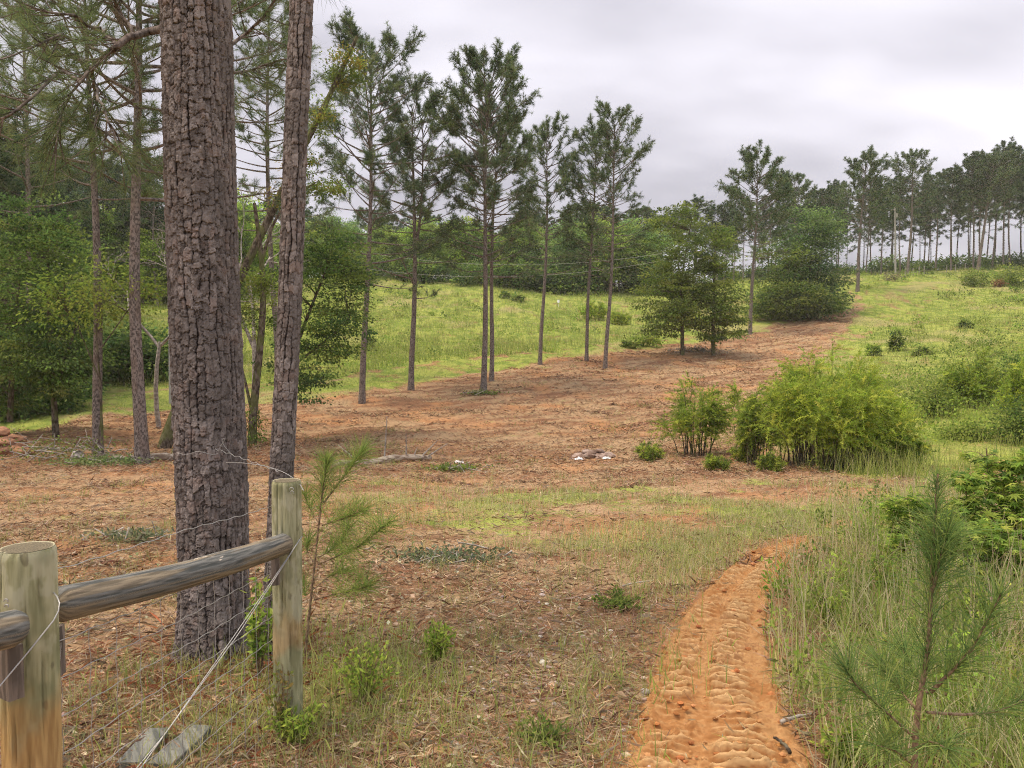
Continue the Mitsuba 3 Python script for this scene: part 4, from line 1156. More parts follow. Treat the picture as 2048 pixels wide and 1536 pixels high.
def log_rail(a, b, r0, r1, seed):
    n, nth = 90, 48
    t = np.linspace(0, 1, n)
    L = np.linalg.norm(b - a)
    ax = (b - a) / L
    s = unit(np.cross(ax, [0, 0, 1.0])); u = np.cross(s, ax)
    th = np.arange(nth) * 2 * np.pi / nth
    tt, hh = np.meshgrid(t, th, indexing='ij')
    q = np.stack([np.cos(hh) * 1.2, np.sin(hh) * 1.2, tt * L * 2.2], -1)
    rr = (r0 + (r1 - r0) * tt) * (1 + .11 * (meshkit.fbm(q, 2, seed=seed) - .5)) + .005 * (meshkit.fbm(q * np.array([6, 6, 2]), 3, seed=seed + 1) - .5)
    rr = rr * np.clip(.55 + .45 * np.sqrt(np.clip(np.minimum(tt, 1 - tt) * L / .03, 0, 1)), 0, 1)
    P = a + ax * (tt * L)[..., None] + rr[..., None] * (np.cos(hh)[..., None] * s + np.sin(hh)[..., None] * u) - np.array([0, 0, 1]) * (.02 * np.sin(np.pi * tt))[..., None]
    P = np.vstack([P.reshape(-1, 3), a[None], b[None]])
    i, j = np.meshgrid(np.arange(n - 1), np.arange(nth), indexing='ij')
    qd = np.stack([i * nth + j, i * nth + (j + 1) % nth, (i + 1) * nth + (j + 1) % nth, (i + 1) * nth + j], -1).reshape(-1, 4)
    kk = np.arange(nth); e = (n - 1) * nth
    f = np.vstack([qd[:, [0, 2, 1]], qd[:, [0, 3, 2]], np.stack([kk * 0 + n * nth, kk, (kk + 1) % nth], 1)[:, [0, 1, 2]], np.stack([kk * 0 + n * nth + 1, e + (kk + 1) % nth, e + kk], 1)])
    uv = np.vstack([np.stack([tt * L, hh / 6.283], -1).reshape(-1, 2), [[0, 0], [L, 0]]])
    return mikit.ply((P, f), 'rail_material', smooth=True, uv=uv)


part(FENCE, 'rail', log_rail(at(104, 1212, 2.34), at(572, 1086, D2 - .085), .056, .054, 4))
part(FENCE, 'rail', log_rail(at(-520, 1330, 1.55), at(47, 1252, 2.06), .05, .050, 9))


def block(c, s, yaw, taper=0):
    import trimesh
    b = trimesh.creation.box(extents=s)
    v = np.array(b.vertices)
    b2 = trimesh.Trimesh(v, b.faces).subdivide().subdivide()
    v = np.array(b2.vertices)
    lim = np.array(s) / 2
    ed = (np.abs(np.abs(v) - lim) < 1e-6).sum(1)
    v = np.where((ed >= 2)[:, None] & (np.abs(np.abs(v) - lim) < 1e-6), v * (1 - .0025 / lim), v)
    ca, sa = math.cos(yaw), math.sin(yaw)
    v = np.stack([v[:, 0] * ca - v[:, 1] * sa, v[:, 0] * sa + v[:, 1] * ca, v[:, 2]], 1) + c
    return mikit.ply((v, b2.faces), 'block_material', smooth=False)


part(FENCE, 'support_block', block(at(551, 1138, D2 - .10), (.042, .038, .165), .35))
part(FENCE, 'support_block', block(at(117, 1300, 2.33), (.03, .04, .16), .15))
part(FENCE, 'support_block', block(at(14, 1338, 2.085), (.105, .045, .155), -.55))
f0, f1 = at(100, 1120, D1 + .06), at(545, 1040, D2)
z0b, z1b = base_height(f0[:1], f0[1:2])[0], base_height(f1[:1], f1[1:2])[0]
rng = np.random.default_rng(12)
n_line = 11
hs = np.linspace(.03, 1.19, n_line)


def wire(pts, r, name, n=1):
    m = Mesh()
    m.add(*tube(np.array(pts), r, 5))
    part(FENCE, name, m.shape('wire_material', smooth=True))


def fence_at(u, h):
    g0 = np.array([f0[0], f0[1], z0b]); g1 = np.array([f1[0], f1[1], z1b])
    return g0 + (g1 - g0) * u + np.array([0, 0, h])


us = np.linspace(-.05, 1, 120)
dirf = unit(f1 - f0)
for i, h in enumerate(hs):
    if i == n_line - 2:
        continue
    p = np.array([fence_at(u, h + .0025 * math.sin(u * 70) + .004 * math.sin(u * 9 + i)) for u in us])
    wire(p, .0017, 'line_wire')
for u in np.arange(.02, 1, .085):
    p = np.array([fence_at(u + .003 * math.sin(h * 40 + u * 50), h) for h in np.linspace(hs[0], hs[-3], 40)])
    wire(p, .0013, 'stay_wire')
# brace wires, tie loops, staples
pr = at(604, 1072, D2 - .01)
for o in (0, .012):
    pts_ = np.array([pr, at(541 + o * 300, 1166, 3.70), at(468 + o * 500, 1272, 3.4), at(330, 1468, 2.95), at(262 + o * 800, 1550, 2.8)])
    t = np.linspace(0, 4, 40)
    wire(np.stack([np.interp(t, range(5), pts_[:, c]) for c in range(3)], 1), .0021, 'brace_wire')
wire([at(107, 1185, 2.2), at(114, 1193, 2.14), at(119, 1206, 2.12), at(117, 1222, 2.11), at(108, 1240, 2.1), at(60, 1300, 2.05), at(0, 1372, 1.99), at(-80, 1470, 1.92)], .0021, 'brace_wire')
wire([at(604, 1075, D2 + .02), at(606, 1062, D2 - .02), at(602, 1050, D2 - .05)], .002, 'tie_wire')
t = np.linspace(0, 1, 24)
wire(bezier(at(452, 925, 4.75), at(580, 925, 4.1), at(607, 981, 3.82), 24), .0022, 'loose_wire')
wire(np.array([at(356 + 80 * u, 906 + 3 * math.sin(u * 9), 4.86 - .06 * math.sin(u * 3.1)) for u in t]), .0014, 'loose_wire')
wire(np.array([at(430 + 125 * u, 897 + 45 * u + 2 * math.sin(u * 45), 4.86 - .5 * u) for u in t]), .0016, 'loose_wire')
wire(np.array([at(440 + 20 * u + 5 * math.sin(u * 9), 893 - 16 * math.sin(u * 5), 4.80) for u in t]), .0015, 'loose_wire')
for (px, py, d) in ((12, 1202, 2.12), (13, 1213, 2.12), (583, 979, D2 - .078), (584, 986, D2 - .078)):
    a = np.linspace(-.4, 3.5, 12)
    wire([at(px + 4 * math.cos(v), py - 4 * math.sin(v), d - .004) for v in a], .0018, 'staple')
tag(k, 'weathered wooden corner fence with round posts, log rails and wire mesh at the lower left', 'fence')

# planks lying under the fence
for i, (a, b, w, lab) in enumerate([((255, 1545), (318, 1482), .11, 'shorter greyish plank lying on the litter under the mesh, left of the other'), ((318, 1548), (405, 1476), .12, 'dark grey plank lying on the litter under the mesh, the right one')]):
    pa, pb = on_ground(*a), on_ground(*b)
    pa[2] += .03; pb[2] += .05
    ax = unit(pb - pa); s = unit(np.cross(ax, [0, 0, 1.0])); u = np.cross(s, ax)
    L = np.linalg.norm(pb - pa)
    v = []
    for tq in np.linspace(0, 1, 5):
        c = pa + (pb - pa) * tq
        ww = w / 2 * (1 - .15 * (tq > .9))
        for sx, sz in ((-1, -1), (1, -1), (1, .8), (.93, 1), (-.93, 1), (-1, .8)):
            v.append(c + s * sx * ww + u * sz * .018)
    f = []
    for r_ in range(4):
        for c in range(6):
            a0, a1 = r_ * 6 + c, r_ * 6 + (c + 1) % 6
            f += [[a0, a0 + 6, a1], [a1, a0 + 6, a1 + 6]]
    for e, o in ((0, 1), (24, -1)):
        for c in range(1, 5):
            f.append([e, e + c, e + c + 1][::o])
    put('plank', mikit.ply((np.array(v), np.array(f)), 'board_material'), lab, 'plank')
# ------------------------------------------------------------------ saplings near the camera
NEEDLE_NEAR = [(0.17, 0.27, 0.085), (0.13, 0.22, 0.075), (0.22, 0.32, 0.095), (0.29, 0.38, 0.11)]


def pine_sapling(label, limbs, d, nd, nl, nw, seed, cols=NEEDLE_NEAR, up=.25, extra_down=None):
    rng = np.random.default_rng(seed)
    wood, fol = Mesh(), Mesh()
    for pix, dd, r, n, t0 in limbs:
        p = np.array([at(x, y, d + o) for (x, y), o in zip(pix, dd)])
        t = np.linspace(0, len(p) - 1, 5 * len(p))
        q = np.stack([np.interp(t, np.arange(len(p)), p[:, c]) for c in range(3)], 1)
        q = gaussian_filter(q, [1.5, 0], mode='nearest')
        wood.add(*tube(q, np.linspace(r, max(.0022, r * .3), len(q)), 8))
        n = int(n * nd)
        u = rng.uniform(t0, 1.0, n)
        k = np.minimum((u * (len(q) - 1)).astype(int), len(q) - 2)
        pos = q[k] + (q[k + 1] - q[k]) * ((u * (len(q) - 1)) - k)[:, None]
        tan = unit(np.gradient(q, axis=0))[k]
        ax = unit(tan * rng.uniform(.35, 1.1, (n, 1)) + ball(rng, n) * 1.0 + np.array([0, 0, up]))
        L = nl * rng.uniform(.65, 1.15, n) * np.clip(.30 + 3 * (1 - u), .30, 1) if len(pix) > 6 else nl * rng.uniform(.65, 1.15, n) * np.clip(.55 + 3 * (1 - u), .55, 1)
        fol.add(*needles(pos, ax, L, np.full(n, nw), tones(rng, n, cols, jitter=.18), rng, droop=.16, seg=2))
    k = key_of('pine_sapling')
    scene[k + '__stem'] = wood.shape('sapling_bark_material', smooth=True)
    scene[k + '__needles'] = fol.shape(LEAF)
    tag(k, label, 'pine sapling')


diffuse('sapling_bark_material', mikit.proc(lambda p, n, uv: mix((0.13, 0.085, 0.055), (0.27, 0.19, 0.12), smoothstep(.3, .7, fbm(p.x * 90, p.y * 90, p.z * 60, 2)))))
pine_sapling('young pine with long needles close to the camera at the lower right', [
    ([(1838, 1800), (1828, 1536), (1834, 1420), (1858, 1300), (1862, 1180), (1868, 1060), (1877, 935)], [0, 0, 0, 0, 0, 0, 0], .0125, 1250, .38),
    ([(1862, 1190), (1880, 1120), (1899, 1052)], [0, -.02, -.04], .007, 700, .05),
    ([(1858, 1388), (1905, 1340), (1945, 1300), (1975, 1240), (2006, 1180)], [0, -.05, -.1, -.12, -.15], .0075, 750, .15),
    ([(1846, 1424), (1930, 1430), (1990, 1424), (2050, 1400), (2080, 1380)], [0, .05, .1, .12, .15], .006, 520, .3),
    ([(1835, 1420), (1812, 1395), (1785, 1360), (1760, 1320)], [0, .08, .14, .2], .0055, 520, .2),
    ([(1829, 1476), (1790, 1440), (1745, 1400), (1704, 1362), (1690, 1330)], [0, -.04, -.08, -.1, -.1], .0055, 560, .3),
    ([(1826, 1530), (1790, 1500), (1750, 1490)], [0, -.1, -.2], .005, 360, .2),
    ([(1858, 1390), (1830, 1350), (1800, 1290)], [0, .2, .3], .005, 360, .3),
    ([(1830, 1500), (1860, 1480), (1900, 1500)], [0, -.2, -.3], .005, 300, .3)], 2.6, .50, .21, .0025, 601)
pine_sapling('slender young pine with bright needles right behind the second fence post', [
    ([(610, 1312), (616, 1250), (630, 1120), (643, 1000), (650, 950), (655, 915)], [0] * 6, .010, 560, .55),
    ([(643, 1012), (690, 950), (712, 920), (727, 898)], [0, .05, .08, .1], .006, 480, .12),
    ([(640, 1052), (690, 1036), (730, 1018)], [0, -.1, -.15], .005, 430, .12),
    ([(633, 1130), (675, 1112), (715, 1095), (750, 1068), (782, 1040)], [0, -.1, -.2, -.25, -.3], .006, 680, .2),
    ([(632, 1118), (680, 1090), (700, 1050)], [0, .1, .2], .005, 390, .15),
    ([(640, 1050), (620, 1020), (610, 985)], [0, .1, .15], .004, 240, .25),
    ([(624, 1200), (680, 1185), (722, 1178), (742, 1170)], [0, -.1, -.15, -.2], .005, 430, .2),
    ([(626, 1180), (660, 1150), (700, 1140)], [0, .1, .2], .004, 220, .4),
    ([(622, 1215), (610, 1190), (606, 1160)], [0, .1, .2], .004, 150, .4),
    ([(630, 1130), (612, 1100), (616, 1080)], [0, .1, .1], .004, 150, .4)], 4.75, .72, .22, .0028, 602, cols=[(0.30, 0.39, 0.10), (0.24, 0.34, 0.09), (0.38, 0.44, 0.12), (0.18, 0.26, 0.07)])


def star_leaves(base, axis, nrm, size, color):
    """Five pointed sweetgum leaves."""
    n = len(base)
    s = unit(np.cross(axis, nrm)); u = unit(np.cross(s, axis))
    ang = np.radians([-90, -40, 4, 28, 48, 68, 90, 112, 132, 152, 176, 220])
    rad = np.array([.12, .22, .85, .33, .95, .36, 1.08, .36, .95, .33, .85, .22])
    c = base + axis * (size * .45)[:, None]
    rows = [c + u * (size * .06)[:, None]]
    for a, r in zip(ang, rad):
        rows.append(c + (s * math.cos(a) + axis * math.sin(a)) * (size * .55 * r)[:, None] - u * (size * .10 * r * r)[:, None])
    v = np.stack(rows, 1).reshape(-1, 3)
    f = np.array([[0, 1 + i, 1 + (i + 1) % 12] for i in range(12)])
    return v, (f[None] + (np.arange(n) * 13)[:, None, None]).reshape(-1, 3), np.repeat(color, 13, 0)


def sweetgum(label, stems, n, size, seed, cols):
    rng = np.random.default_rng(seed)
    wood, fol = Mesh(), Mesh()
    pos, out = [], []
    for pix, d in stems:
        q = pixpath(pix, d, 14)
        q[0] = gz(q[0]) - [0, 0, .1]
        wood.add(*tube(q, np.linspace(.013, .004, 14), 6))
        for b in range(32):
            u = rng.uniform(.12, 1)
            o = np.array([np.interp(u, np.linspace(0, 1, 14), q[:, c]) for c in range(3)])
            dd = unit(ball(rng, 1)[0] * [1, 1, .4] + [0, 0, .3])
            L = rng.uniform(.15, .5) * (1.25 - u)
            e = o + dd * L
            wood.add(*tube(np.array([o, (o + e) / 2 + [0, 0, .02], e]), [.005, .004, .002], 4, cap=False))
            for _ in range(n):
                t = rng.uniform(.1, 1.05)
                pos.append(o + (e - o) * t + ball(rng, 1)[0] * .05); out.append(unit(dd * .5 + ball(rng, 1)[0] * [1, 1, .5] - [0, 0, .25]))
    pos, out = np.array(pos), np.array(out)
    m = len(pos)
    fol.add(*star_leaves(pos, out, unit(np.array([0, 0, 1.0]) + ball(rng, m) * .45), size * rng.uniform(.6, 1.2, m), tones(rng, m, cols, jitter=.16)))
    k = key_of('sweetgum_sapling')
    scene[k + '__stems'] = wood.shape('sapling_bark_material', smooth=True)
    scene[k + '__leaves'] = fol.shape(LEAF)
    tag(k, label, 'sapling')


SG = [(0.32, 0.46, 0.085), (0.25, 0.38, 0.075), (0.43, 0.55, 0.11), (0.16, 0.26, 0.07), (0.48, 0.56, 0.12)]
sweetgum('leafy sweetgum sapling with star shaped leaves, the taller one at the right border', [([(1985, 1190), (1980, 1080), (1978, 980), (1972, 890)], 7.4), ([(1900, 1190), (1905, 1090), (1898, 1030)], 7.1), ([(1930, 1200), (1950, 1120), (1965, 1060)], 6.7), ([(2010, 1190), (2030, 1060), (2040, 960), (2046, 925)], 7.2), ([(1960, 1200), (1940, 1080), (1935, 1000), (1925, 950)], 7.3), ([(2040, 1180), (2070, 1080), (2090, 980)], 7.0), ([(1990, 1200), (1985, 1120), (1992, 1040)], 6.8)], 18, .135, 611, SG)
sweetgum('low sweetgum sapling with star shaped leaves left of the taller one', [([(1850, 1190), (1840, 1090), (1832, 1000)], 7.8), ([(1830, 1190), (1805, 1080), (1790, 1000)], 8.0), ([(1870, 1200), (1880, 1100), (1872, 1020)], 7.6)], 15, .125, 612, SG)


def weed(label, px, py, d, r, h, n, leaf, cols, seed, name='weed_plant', narrow=.5):
    rng = np.random.default_rng(seed)
    b = gz(at(px, py, d))
    wood, fol = Mesh(), Mesh()
    P, A = [], []
    for _ in range(n):
        az = rng.uniform(0, 6.283)
        e = b + np.array([math.cos(az) * r * rng.uniform(.1, 1), math.sin(az) * r * rng.uniform(.1, 1), h * rng.uniform(.4, 1)])
        q = bezier(b, (b + e) / 2 + [0, 0, h * .2], e, 8)
        wood.add(*tube(q, np.linspace(.0035, .0015, 8), 4, cap=False))
        for u in np.linspace(.3, 1, 9):
            o = q[min(7, int(u * 7))] + (ball(rng, 1)[0]) * .012
            for sgn in (-1, 1):
                P.append(o); A.append(unit(ball(rng, 1)[0] + [math.cos(az) * .4, math.sin(az) * .4, .35]))
    P, A = np.array(P), np.array(A)
    fol.add(*leaves(P, A, leaf * rng.uniform(.6, 1.25, len(P)), leaf * narrow * rng.uniform(.8, 1.2, len(P)), tones(rng, len(P), cols), rng))
    k = key_of(name)
    scene[k + '__stems'] = wood.shape('sapling_bark_material', smooth=True)
    scene[k + '__leaves'] = fol.shape(LEAF)
    tag(k, label, 'plant')


YG = [(0.35, 0.45, 0.08), (0.27, 0.38, 0.07), (0.42, 0.51, 0.10), (0.18, 0.28, 0.05)]
weed('bright yellow green small leaved shrub on the ground right of the second post', 728, 1400, 4.25, .26, .34, 44, .034, YG, 621, name='leafy_shrub')
weed('upright light green fern like plant right of the small leaved shrub', 876, 1300, 5.0, .13, .28, 22, .06, YG, 622, narrow=.28)
weed('leafy weed at the foot of the second post', 592, 1500, 3.75, .16, .22, 26, .05, YG, 623, narrow=.25)
weed('leafy shoot growing between the fused trunks and the second post', 515, 1170, 4.6, .16, .75, 16, .06, SG, 624)
weed('low dark weed growing up against the front of the second post', 567, 1478, 3.78, .07, .42, 9, .035, [(0.20, 0.25, 0.06), (0.28, 0.22, 0.08)], 625)
weed('yellow green forb in the tall grass right of the track', 1652, 1240, 5.9, .16, .36, 20, .05, YG, 626, narrow=.35)
weed('yellow green forb farther up in the tall grass of the right bank', 1770, 1160, 6.6, .2, .42, 22, .05, YG, 627, narrow=.35)
weed('yellow green forb between the young pine and the taller sweetgum', 1945, 1190, 5.4, .22, .46, 26, .05, YG, 628, narrow=.4)
weed('soft green forb at the very bottom beside the track', 1680, 1500, 3.5, .14, .22, 20, .05, YG, 629, narrow=.35)
weed('low green weed between the planks and the first post', 130, 1520, 2.9, .14, .2, 20, .055, OAK, 630)
weed('green clover like weed on the bare ground left of the track', 1085, 1480, 3.75, .2, .09, 40, .03, OAK, 631)
weed('second clover like weed farther up left of the track', 1240, 1235, 6.3, .3, .10, 40, .04, OAK, 632)

# ------------------------------------------------------------------ debris on the cleared ground


def rough_log(pa, pb, r0, r1, seed, sides=14):
    n = 40
    t = np.linspace(0, 1, n)
    p = pa + (pb - pa) * t[:, None] + np.stack([0 * t, 0 * t, .05 * np.sin(t * 7 + seed)], 1)
    v, f = tube(p, np.linspace(r0, r1, n), sides)
    nn = meshkit.fbm(v * 5, 3, seed=seed) - .5
    c = np.repeat(p, sides, 0)
    v[:n * sides] += unit(v[:n * sides] - c) * (nn[:n * sides] * r0 * .7)[:, None]
    return v, f


k = key_of('fallen_log')
pa, pb = gz(at(668, 940, 20.3)), gz(at(862, 918, 21.8))
pa[2] += .06; pb[2] += .1
m = Mesh(); m.add(*rough_log(pa, pb, .15, .06, 3)); scene[k + '__trunk'] = m.shape('log_material', smooth=True)
rng = np.random.default_rng(5)
for (u, h, dx) in ((.5, 1.25, .1), (.73, .75, .02), (.80, .35, .15), (.25, .5, -.6), (.88, .5, .5), (.95, .4, .6)):
    o = pa + (pb - pa) * u
    m = Mesh(); m.add(*tube(bezier(o, o + [dx * .5, 0, h * .5], o + [dx, rng.normal() * .1, h], 8), np.linspace(.028, .008, 8), 6)); part(k, 'branch', m.shape('grey_wood_material', smooth=True))
tag(k, 'pale fallen log with broken upright branch stubs lying on the brown ground', 'log')
k = key_of('fallen_log')
pa, pb = gz(at(225, 925, 21)), gz(at(352, 920, 21.5)); pa[2] += .1; pb[2] += .1
m = Mesh(); m.add(*rough_log(pa, pb, .11, .10, 9)); scene[k] = m.shape('log_material', smooth=True)
tag(k, 'brown log lying on the ground behind the pines on the left', 'log')


def rag(px, py, d, s, seed, lab, name='white_rag'):
    rng = np.random.default_rng(seed)
    n = 13
    u, v = np.meshgrid(np.linspace(-1, 1, n), np.linspace(-1, 1, n), indexing='ij')
    b = gz(at(px, py, d))
    q = np.stack([u, v, u * 0 + seed], -1)
    P = np.stack([b[0] + u * s * (1 + .3 * (meshkit.fbm(q * 1.5, 2) - .5)), b[1] + v * s * .7, b[2] + .03 + s * .75 * meshkit.fbm(q * 2.2, 3, seed=seed) * np.clip(1.3 - u * u - v * v, 0, 1)], -1).reshape(-1, 3)
    i, j = np.meshgrid(np.arange(n - 1), np.arange(n - 1), indexing='ij')
    f = np.stack([i * n + j, (i + 1) * n + j, (i + 1) * n + j + 1, i * n + j + 1], -1).reshape(-1, 4)
    put(name, mikit.ply((P, f), 'rag_material', smooth=True), lab, 'litter')


rag(918, 922, 21, .14, 1, 'crumpled white scrap on the brown ground right of the fallen log')
rag(1158, 916, 22, .13, 2, 'crumpled white scrap at the left foot of the grey rubble heap')
rag(1213, 919, 22, .12, 3, 'crumpled white scrap at the right foot of the grey rubble heap')


def heap(px, py, d, n, w, h, size, bsdf, seed, lab, name, cat, piece):
    import trimesh
    rng = np.random.default_rng(seed)
    b = gz(at(px, py, d))
    k = key_of(name)
    for i in range(n):
        a, u = rng.uniform(0, 6.283), rng.uniform(0, 1) ** .6
        s = size * rng.uniform(.5, 1.3)
        mm = trimesh.creation.icosphere(subdivisions=1)
        v = np.array(mm.vertices)
        v = v * (.65 + .7 * meshkit.noise(v * 1.3 + i * 3.1, seed))[:, None] * s * np.array([1.2, 1, .6])
        x, y = b[0] + math.cos(a) * w * u, b[1] + math.sin(a) * w * .6 * u
        z = height(np.array([x]), np.array([y]))[0] + h * (1 - u) * rng.uniform(.3, 1)
        part(k, piece, mikit.ply((v + [x, y, z], mm.faces), bsdf))
    tag(k, lab, cat)


heap(1185, 905, 22.4, 46, .62, .30, .12, 'rubble_material', 3, 'low heap of pinkish grey rubble in the middle of the cleared ground', 'rubble_heap', 'heap', 'stone')
heap(8, 905, 22, 34, .75, .95, .26, 'red_soil_material', 4, 'reddish upturned root mass at the left border', 'root_mass', 'heap', 'clod')


def sticks(px, py, d, n, w, h, L, r, bsdf, seed):
    rng = np.random.default_rng(seed)
    b = gz(at(px, py, d))
    m = Mesh()
    for i in range(n):
        o = b + rng.normal(size=3) * np.array([w, w * .6, h * .3]) + [0, 0, h * .4]
        o[2] = max(o[2], b[2])
        dd = unit(ball(rng, 1)[0] * [1, 1, .45])
        l = L * rng.uniform(.4, 1.2)
        m.add(*tube(np.array([o - dd * l / 2, o + ball(rng, 1)[0] * l * .05, o + dd * l / 2]), r * rng.uniform(.5, 1.3), 4))
    return m, b


for i, (px, py, d, n, w, h, L, lf, cols, lab) in enumerate([
        (120, 900, 21.5, 60, .9, .55, 1.0, 90, OAK + [(.20, .17, .08)], 'large brush pile of cut branches beside the root mass on the left'),
        (205, 920, 20.5, 30, .55, .2, .6, 120, [(.20, .28, .10), (.26, .33, .14), (.13, .2, .07)], 'heap of cut pale green leaves left of the pines on the brown ground'),
        (1395, 700, 60, 50, 1.1, .4, 1.2, 40, [(.22, .15, .1), (.10, .12, .05)], 'brush of cut branches lying between the two small oaks'),
        (262, 1078, 9.4, 26, .22, .1, .35, 70, [(.24, .25, .16), (.16, .19, .10)], 'small heap of greyish withered leaves on the litter left of the fused trunks'),
        (965, 790, 40.5, 20, .45, .2, .5, 40, OAK, 'green cut leaves around the foot of the middle pine'),
        (900, 945, 19.3, 14, .3, .14, .5, 60, OAK, 'tuft of cut dark green leaves on the ground before the white scrap'),
        (880, 1125, 8.3, 30, .35, .08, .35, 110, [(.22, .25, .16), (.15, .19, .10)], 'flattened greyish withered shoots in the centre foreground'),
        (930, 690 + 248, 19.8, 16, .5, .1, .7, 50, OAK, 'scattered green shoots right of the fallen log')]):
    m, b = sticks(px, py, d, n, w, h, L, .006 + .0003 * d, None, 650 + i)
    rng = np.random.default_rng(660 + i)
    q = lf * 9
    P = b + rng.normal(size=(q, 3)) * [w, w * .6, h * .3] + [0, 0, h * .5]
    P[:, 2] = np.maximum(P[:, 2], b[2] + .02)
    f = Mesh(); f.add(*leaves(P, unit(ball(rng, q) * [1, 1, .6]), np.full(q, .05 + .0025 * d), np.full(q, .022 + .0012 * d), tones(rng, q, cols, jitter=.2), rng))
    k = key_of('brush_pile')
    scene[k + '__sticks'] = m.shape('grey_wood_material', smooth=True)
    labels[k + '__sticks'] = {'kind': 'stuff'}
    scene[k + '__leaves'] = f.shape(LEAF)
    tag(k, lab, 'brush')
k = key_of('tree_stump')
b = gz(at(153, 893, 21)); m = Mesh()
m.add(*rough_log(b + [-.1, 0, .0], b + [.12, -.1, .32], .14, .12, 4, 16))
scene[k] = m.shape('grey_wood_material', smooth=True); tag(k, 'short pale cut stump section in the brush left of the vine covered pine', 'stump')
# the stick and broken branch at the bottom beside the track
def stick(px0, py0, px1, py1, r0, r1, bsdf, lab, seed):
    a, b = on_ground(px0, py0), on_ground(px1, py1)
    a[2] = height(a[:1], a[1:2])[0] + r0; b[2] = height(b[:1], b[1:2])[0] + r1 + .015
    q = bezier(a, (a + b) / 2 + np.array([.015, .02, .012]), b, 12) + (meshkit.noise(np.linspace(0, 9, 12)[:, None] * np.ones(3) + seed)[:, None] - .5) * .012
    m = Mesh(); m.add(*tube(q, np.linspace(r0, r1, 12), 8))
    put('stick', m.shape(bsdf, smooth=True), lab, 'stick')


stick(1562, 1452, 1640, 1444, .012, .006, 'grey_wood_material', 'short grey stick on the bare clay right of the track', 1)
stick(1548, 1482, 1580, 1520, .007, .010, 'mossy_bark_material', 'dark stick below the grey one beside the track', 4)
stick(1245, 1176, 1300, 1166, .010, .006, 'grey_wood_material', 'pale stick on the litter left of the upper track', 7)

# ------------------------------------------------------------------ ground cover


def scatter(rng, n, d0, d1, power=2.0, side=.74, margin=.5):
    """n points ahead of the camera between two depths, fewer per square metre farther away."""
    u = rng.uniform(size=n)
    k = 2 - power
    y = d0 * (d1 / d0) ** u if abs(k) < 1e-6 else (d0 ** k + u * (d1 ** k - d0 ** k)) ** (1 / k)
    x = rng.uniform(-1, 1, n) * (side * y + margin)
    return x, y


def keep(rng, x, y, w):
    m = rng.uniform(size=len(x)) < w
    return x[m], y[m]


def litter(n, d0, d1, power, seed, lmin, lmax, wid, cols, weight, flat=.25):
    rng = np.random.default_rng(seed)
    x, y = scatter(rng, n, d0, d1, power, side=.86, margin=1.2)
    x, y = keep(rng, x, y, weight(x, y))
    n = len(x)
    g = np.stack([x, y, height(x, y)], 1)
    az = rng.uniform(0, 6.283, n)
    el = rng.normal(size=n) * flat
    ax = np.stack([np.cos(az) * np.cos(el), np.sin(az) * np.cos(el), np.sin(el)], 1)
    L = rng.uniform(lmin, lmax, n) * (1 + y / 25)
    g = g - ax * (L / 2)[:, None]
    g[:, 2] += np.abs(np.sin(el)) * L / 2 + rng.uniform(.002, .03, n) * (1 + y / 30)
    ww = wid * (.6 + .8 * rng.uniform(size=n)) * (1 + y / 9)
    c = tones(rng, n, cols, jitter=.2)
    s = unit(np.cross(ax, np.array([0, 0, 1.0]) + rng.normal(size=(n, 3)) * .5)) * (ww / 2)[:, None]
    mid = g + ax * (L * .5)[:, None] + np.array([0, 0, 1.0]) * (rng.normal(size=n) * .06 * L)[:, None]
    end = g + ax * L[:, None]
    v = np.stack([g, mid + s, end, mid - s], 1).reshape(-1, 3)
    f = (np.array([[0, 1, 2], [0, 2, 3]])[None] + (np.arange(n) * 4)[:, None, None]).reshape(-1, 3)
    return v, f, np.repeat(c, 4, 0)


STRAW = [(0.36, 0.255, 0.155), (0.44, 0.33, 0.21), (0.28, 0.18, 0.107), (0.18, 0.112, 0.07), (0.30, 0.165, 0.09), (0.33, 0.28, 0.20), (0.48, 0.39, 0.27)]
MULCH = [(0.31, 0.20, 0.12), (0.38, 0.27, 0.165), (0.24, 0.145, 0.088), (0.17, 0.10, 0.065), (0.29, 0.15, 0.082)]


nb = lambda x, y, s, f: meshkit.fbm(np.stack([x, y, x * 0], -1) * f, 3, seed=s)


def bare_weight(x, y):
    g = np.maximum.reduce([mask('field', x, y), mask('strip', x, y), mask('hill', x, y), .55 * mask('lawn', x, y), .3 * mask('bank', x, y), .45 * mask('lush', x, y)])
    p = np.stack([x, y, x * 0], -1)
    return (1 - g) * (1 - .985 * np.clip(in_track(x, y) * 4, 0, 1)) * np.clip(.35 + 1.5 * meshkit.fbm(p * .8, 3, seed=51), 0, 1)


m = Mesh()
m.add(*litter(185000, 2.2, 26, 2.15, 701, .03, .13, .0036, STRAW, bare_weight))
stuff('straw_litter', m.shape(LITTER), 'dry straw, chips and pine needles strewn over the cleared ground', 'litter')
m = Mesh()
m.add(*litter(110000, 18, 85, 1.9, 702, .03, .11, .007, MULCH, lambda x, y: mask('mulch', x, y) * np.clip(.2 + 1.6 * meshkit.fbm(np.stack([x, y, x * 0], -1) * .5, 3, seed=52), 0, 1), flat=.2))
stuff('mulch_litter', m.shape(LITTER), 'shredded brush and chips over the brown cleared strip', 'litter')
m = Mesh()
m.add(*litter(14000, 2.7, 9, 2.0, 703, .02, .055, .018, [(0.40, 0.31, 0.21), (0.33, 0.225, 0.14), (0.45, 0.37, 0.26), (0.25, 0.15, 0.095), (0.20, 0.22, 0.11)], lambda x, y: bare_weight(x, y) * np.clip(1.2 - (x + .6) / 1.6, .15, 1)))
stuff('fallen_leaves', m.shape(LITTER), 'small dry fallen leaves scattered over the near litter', 'leaves')
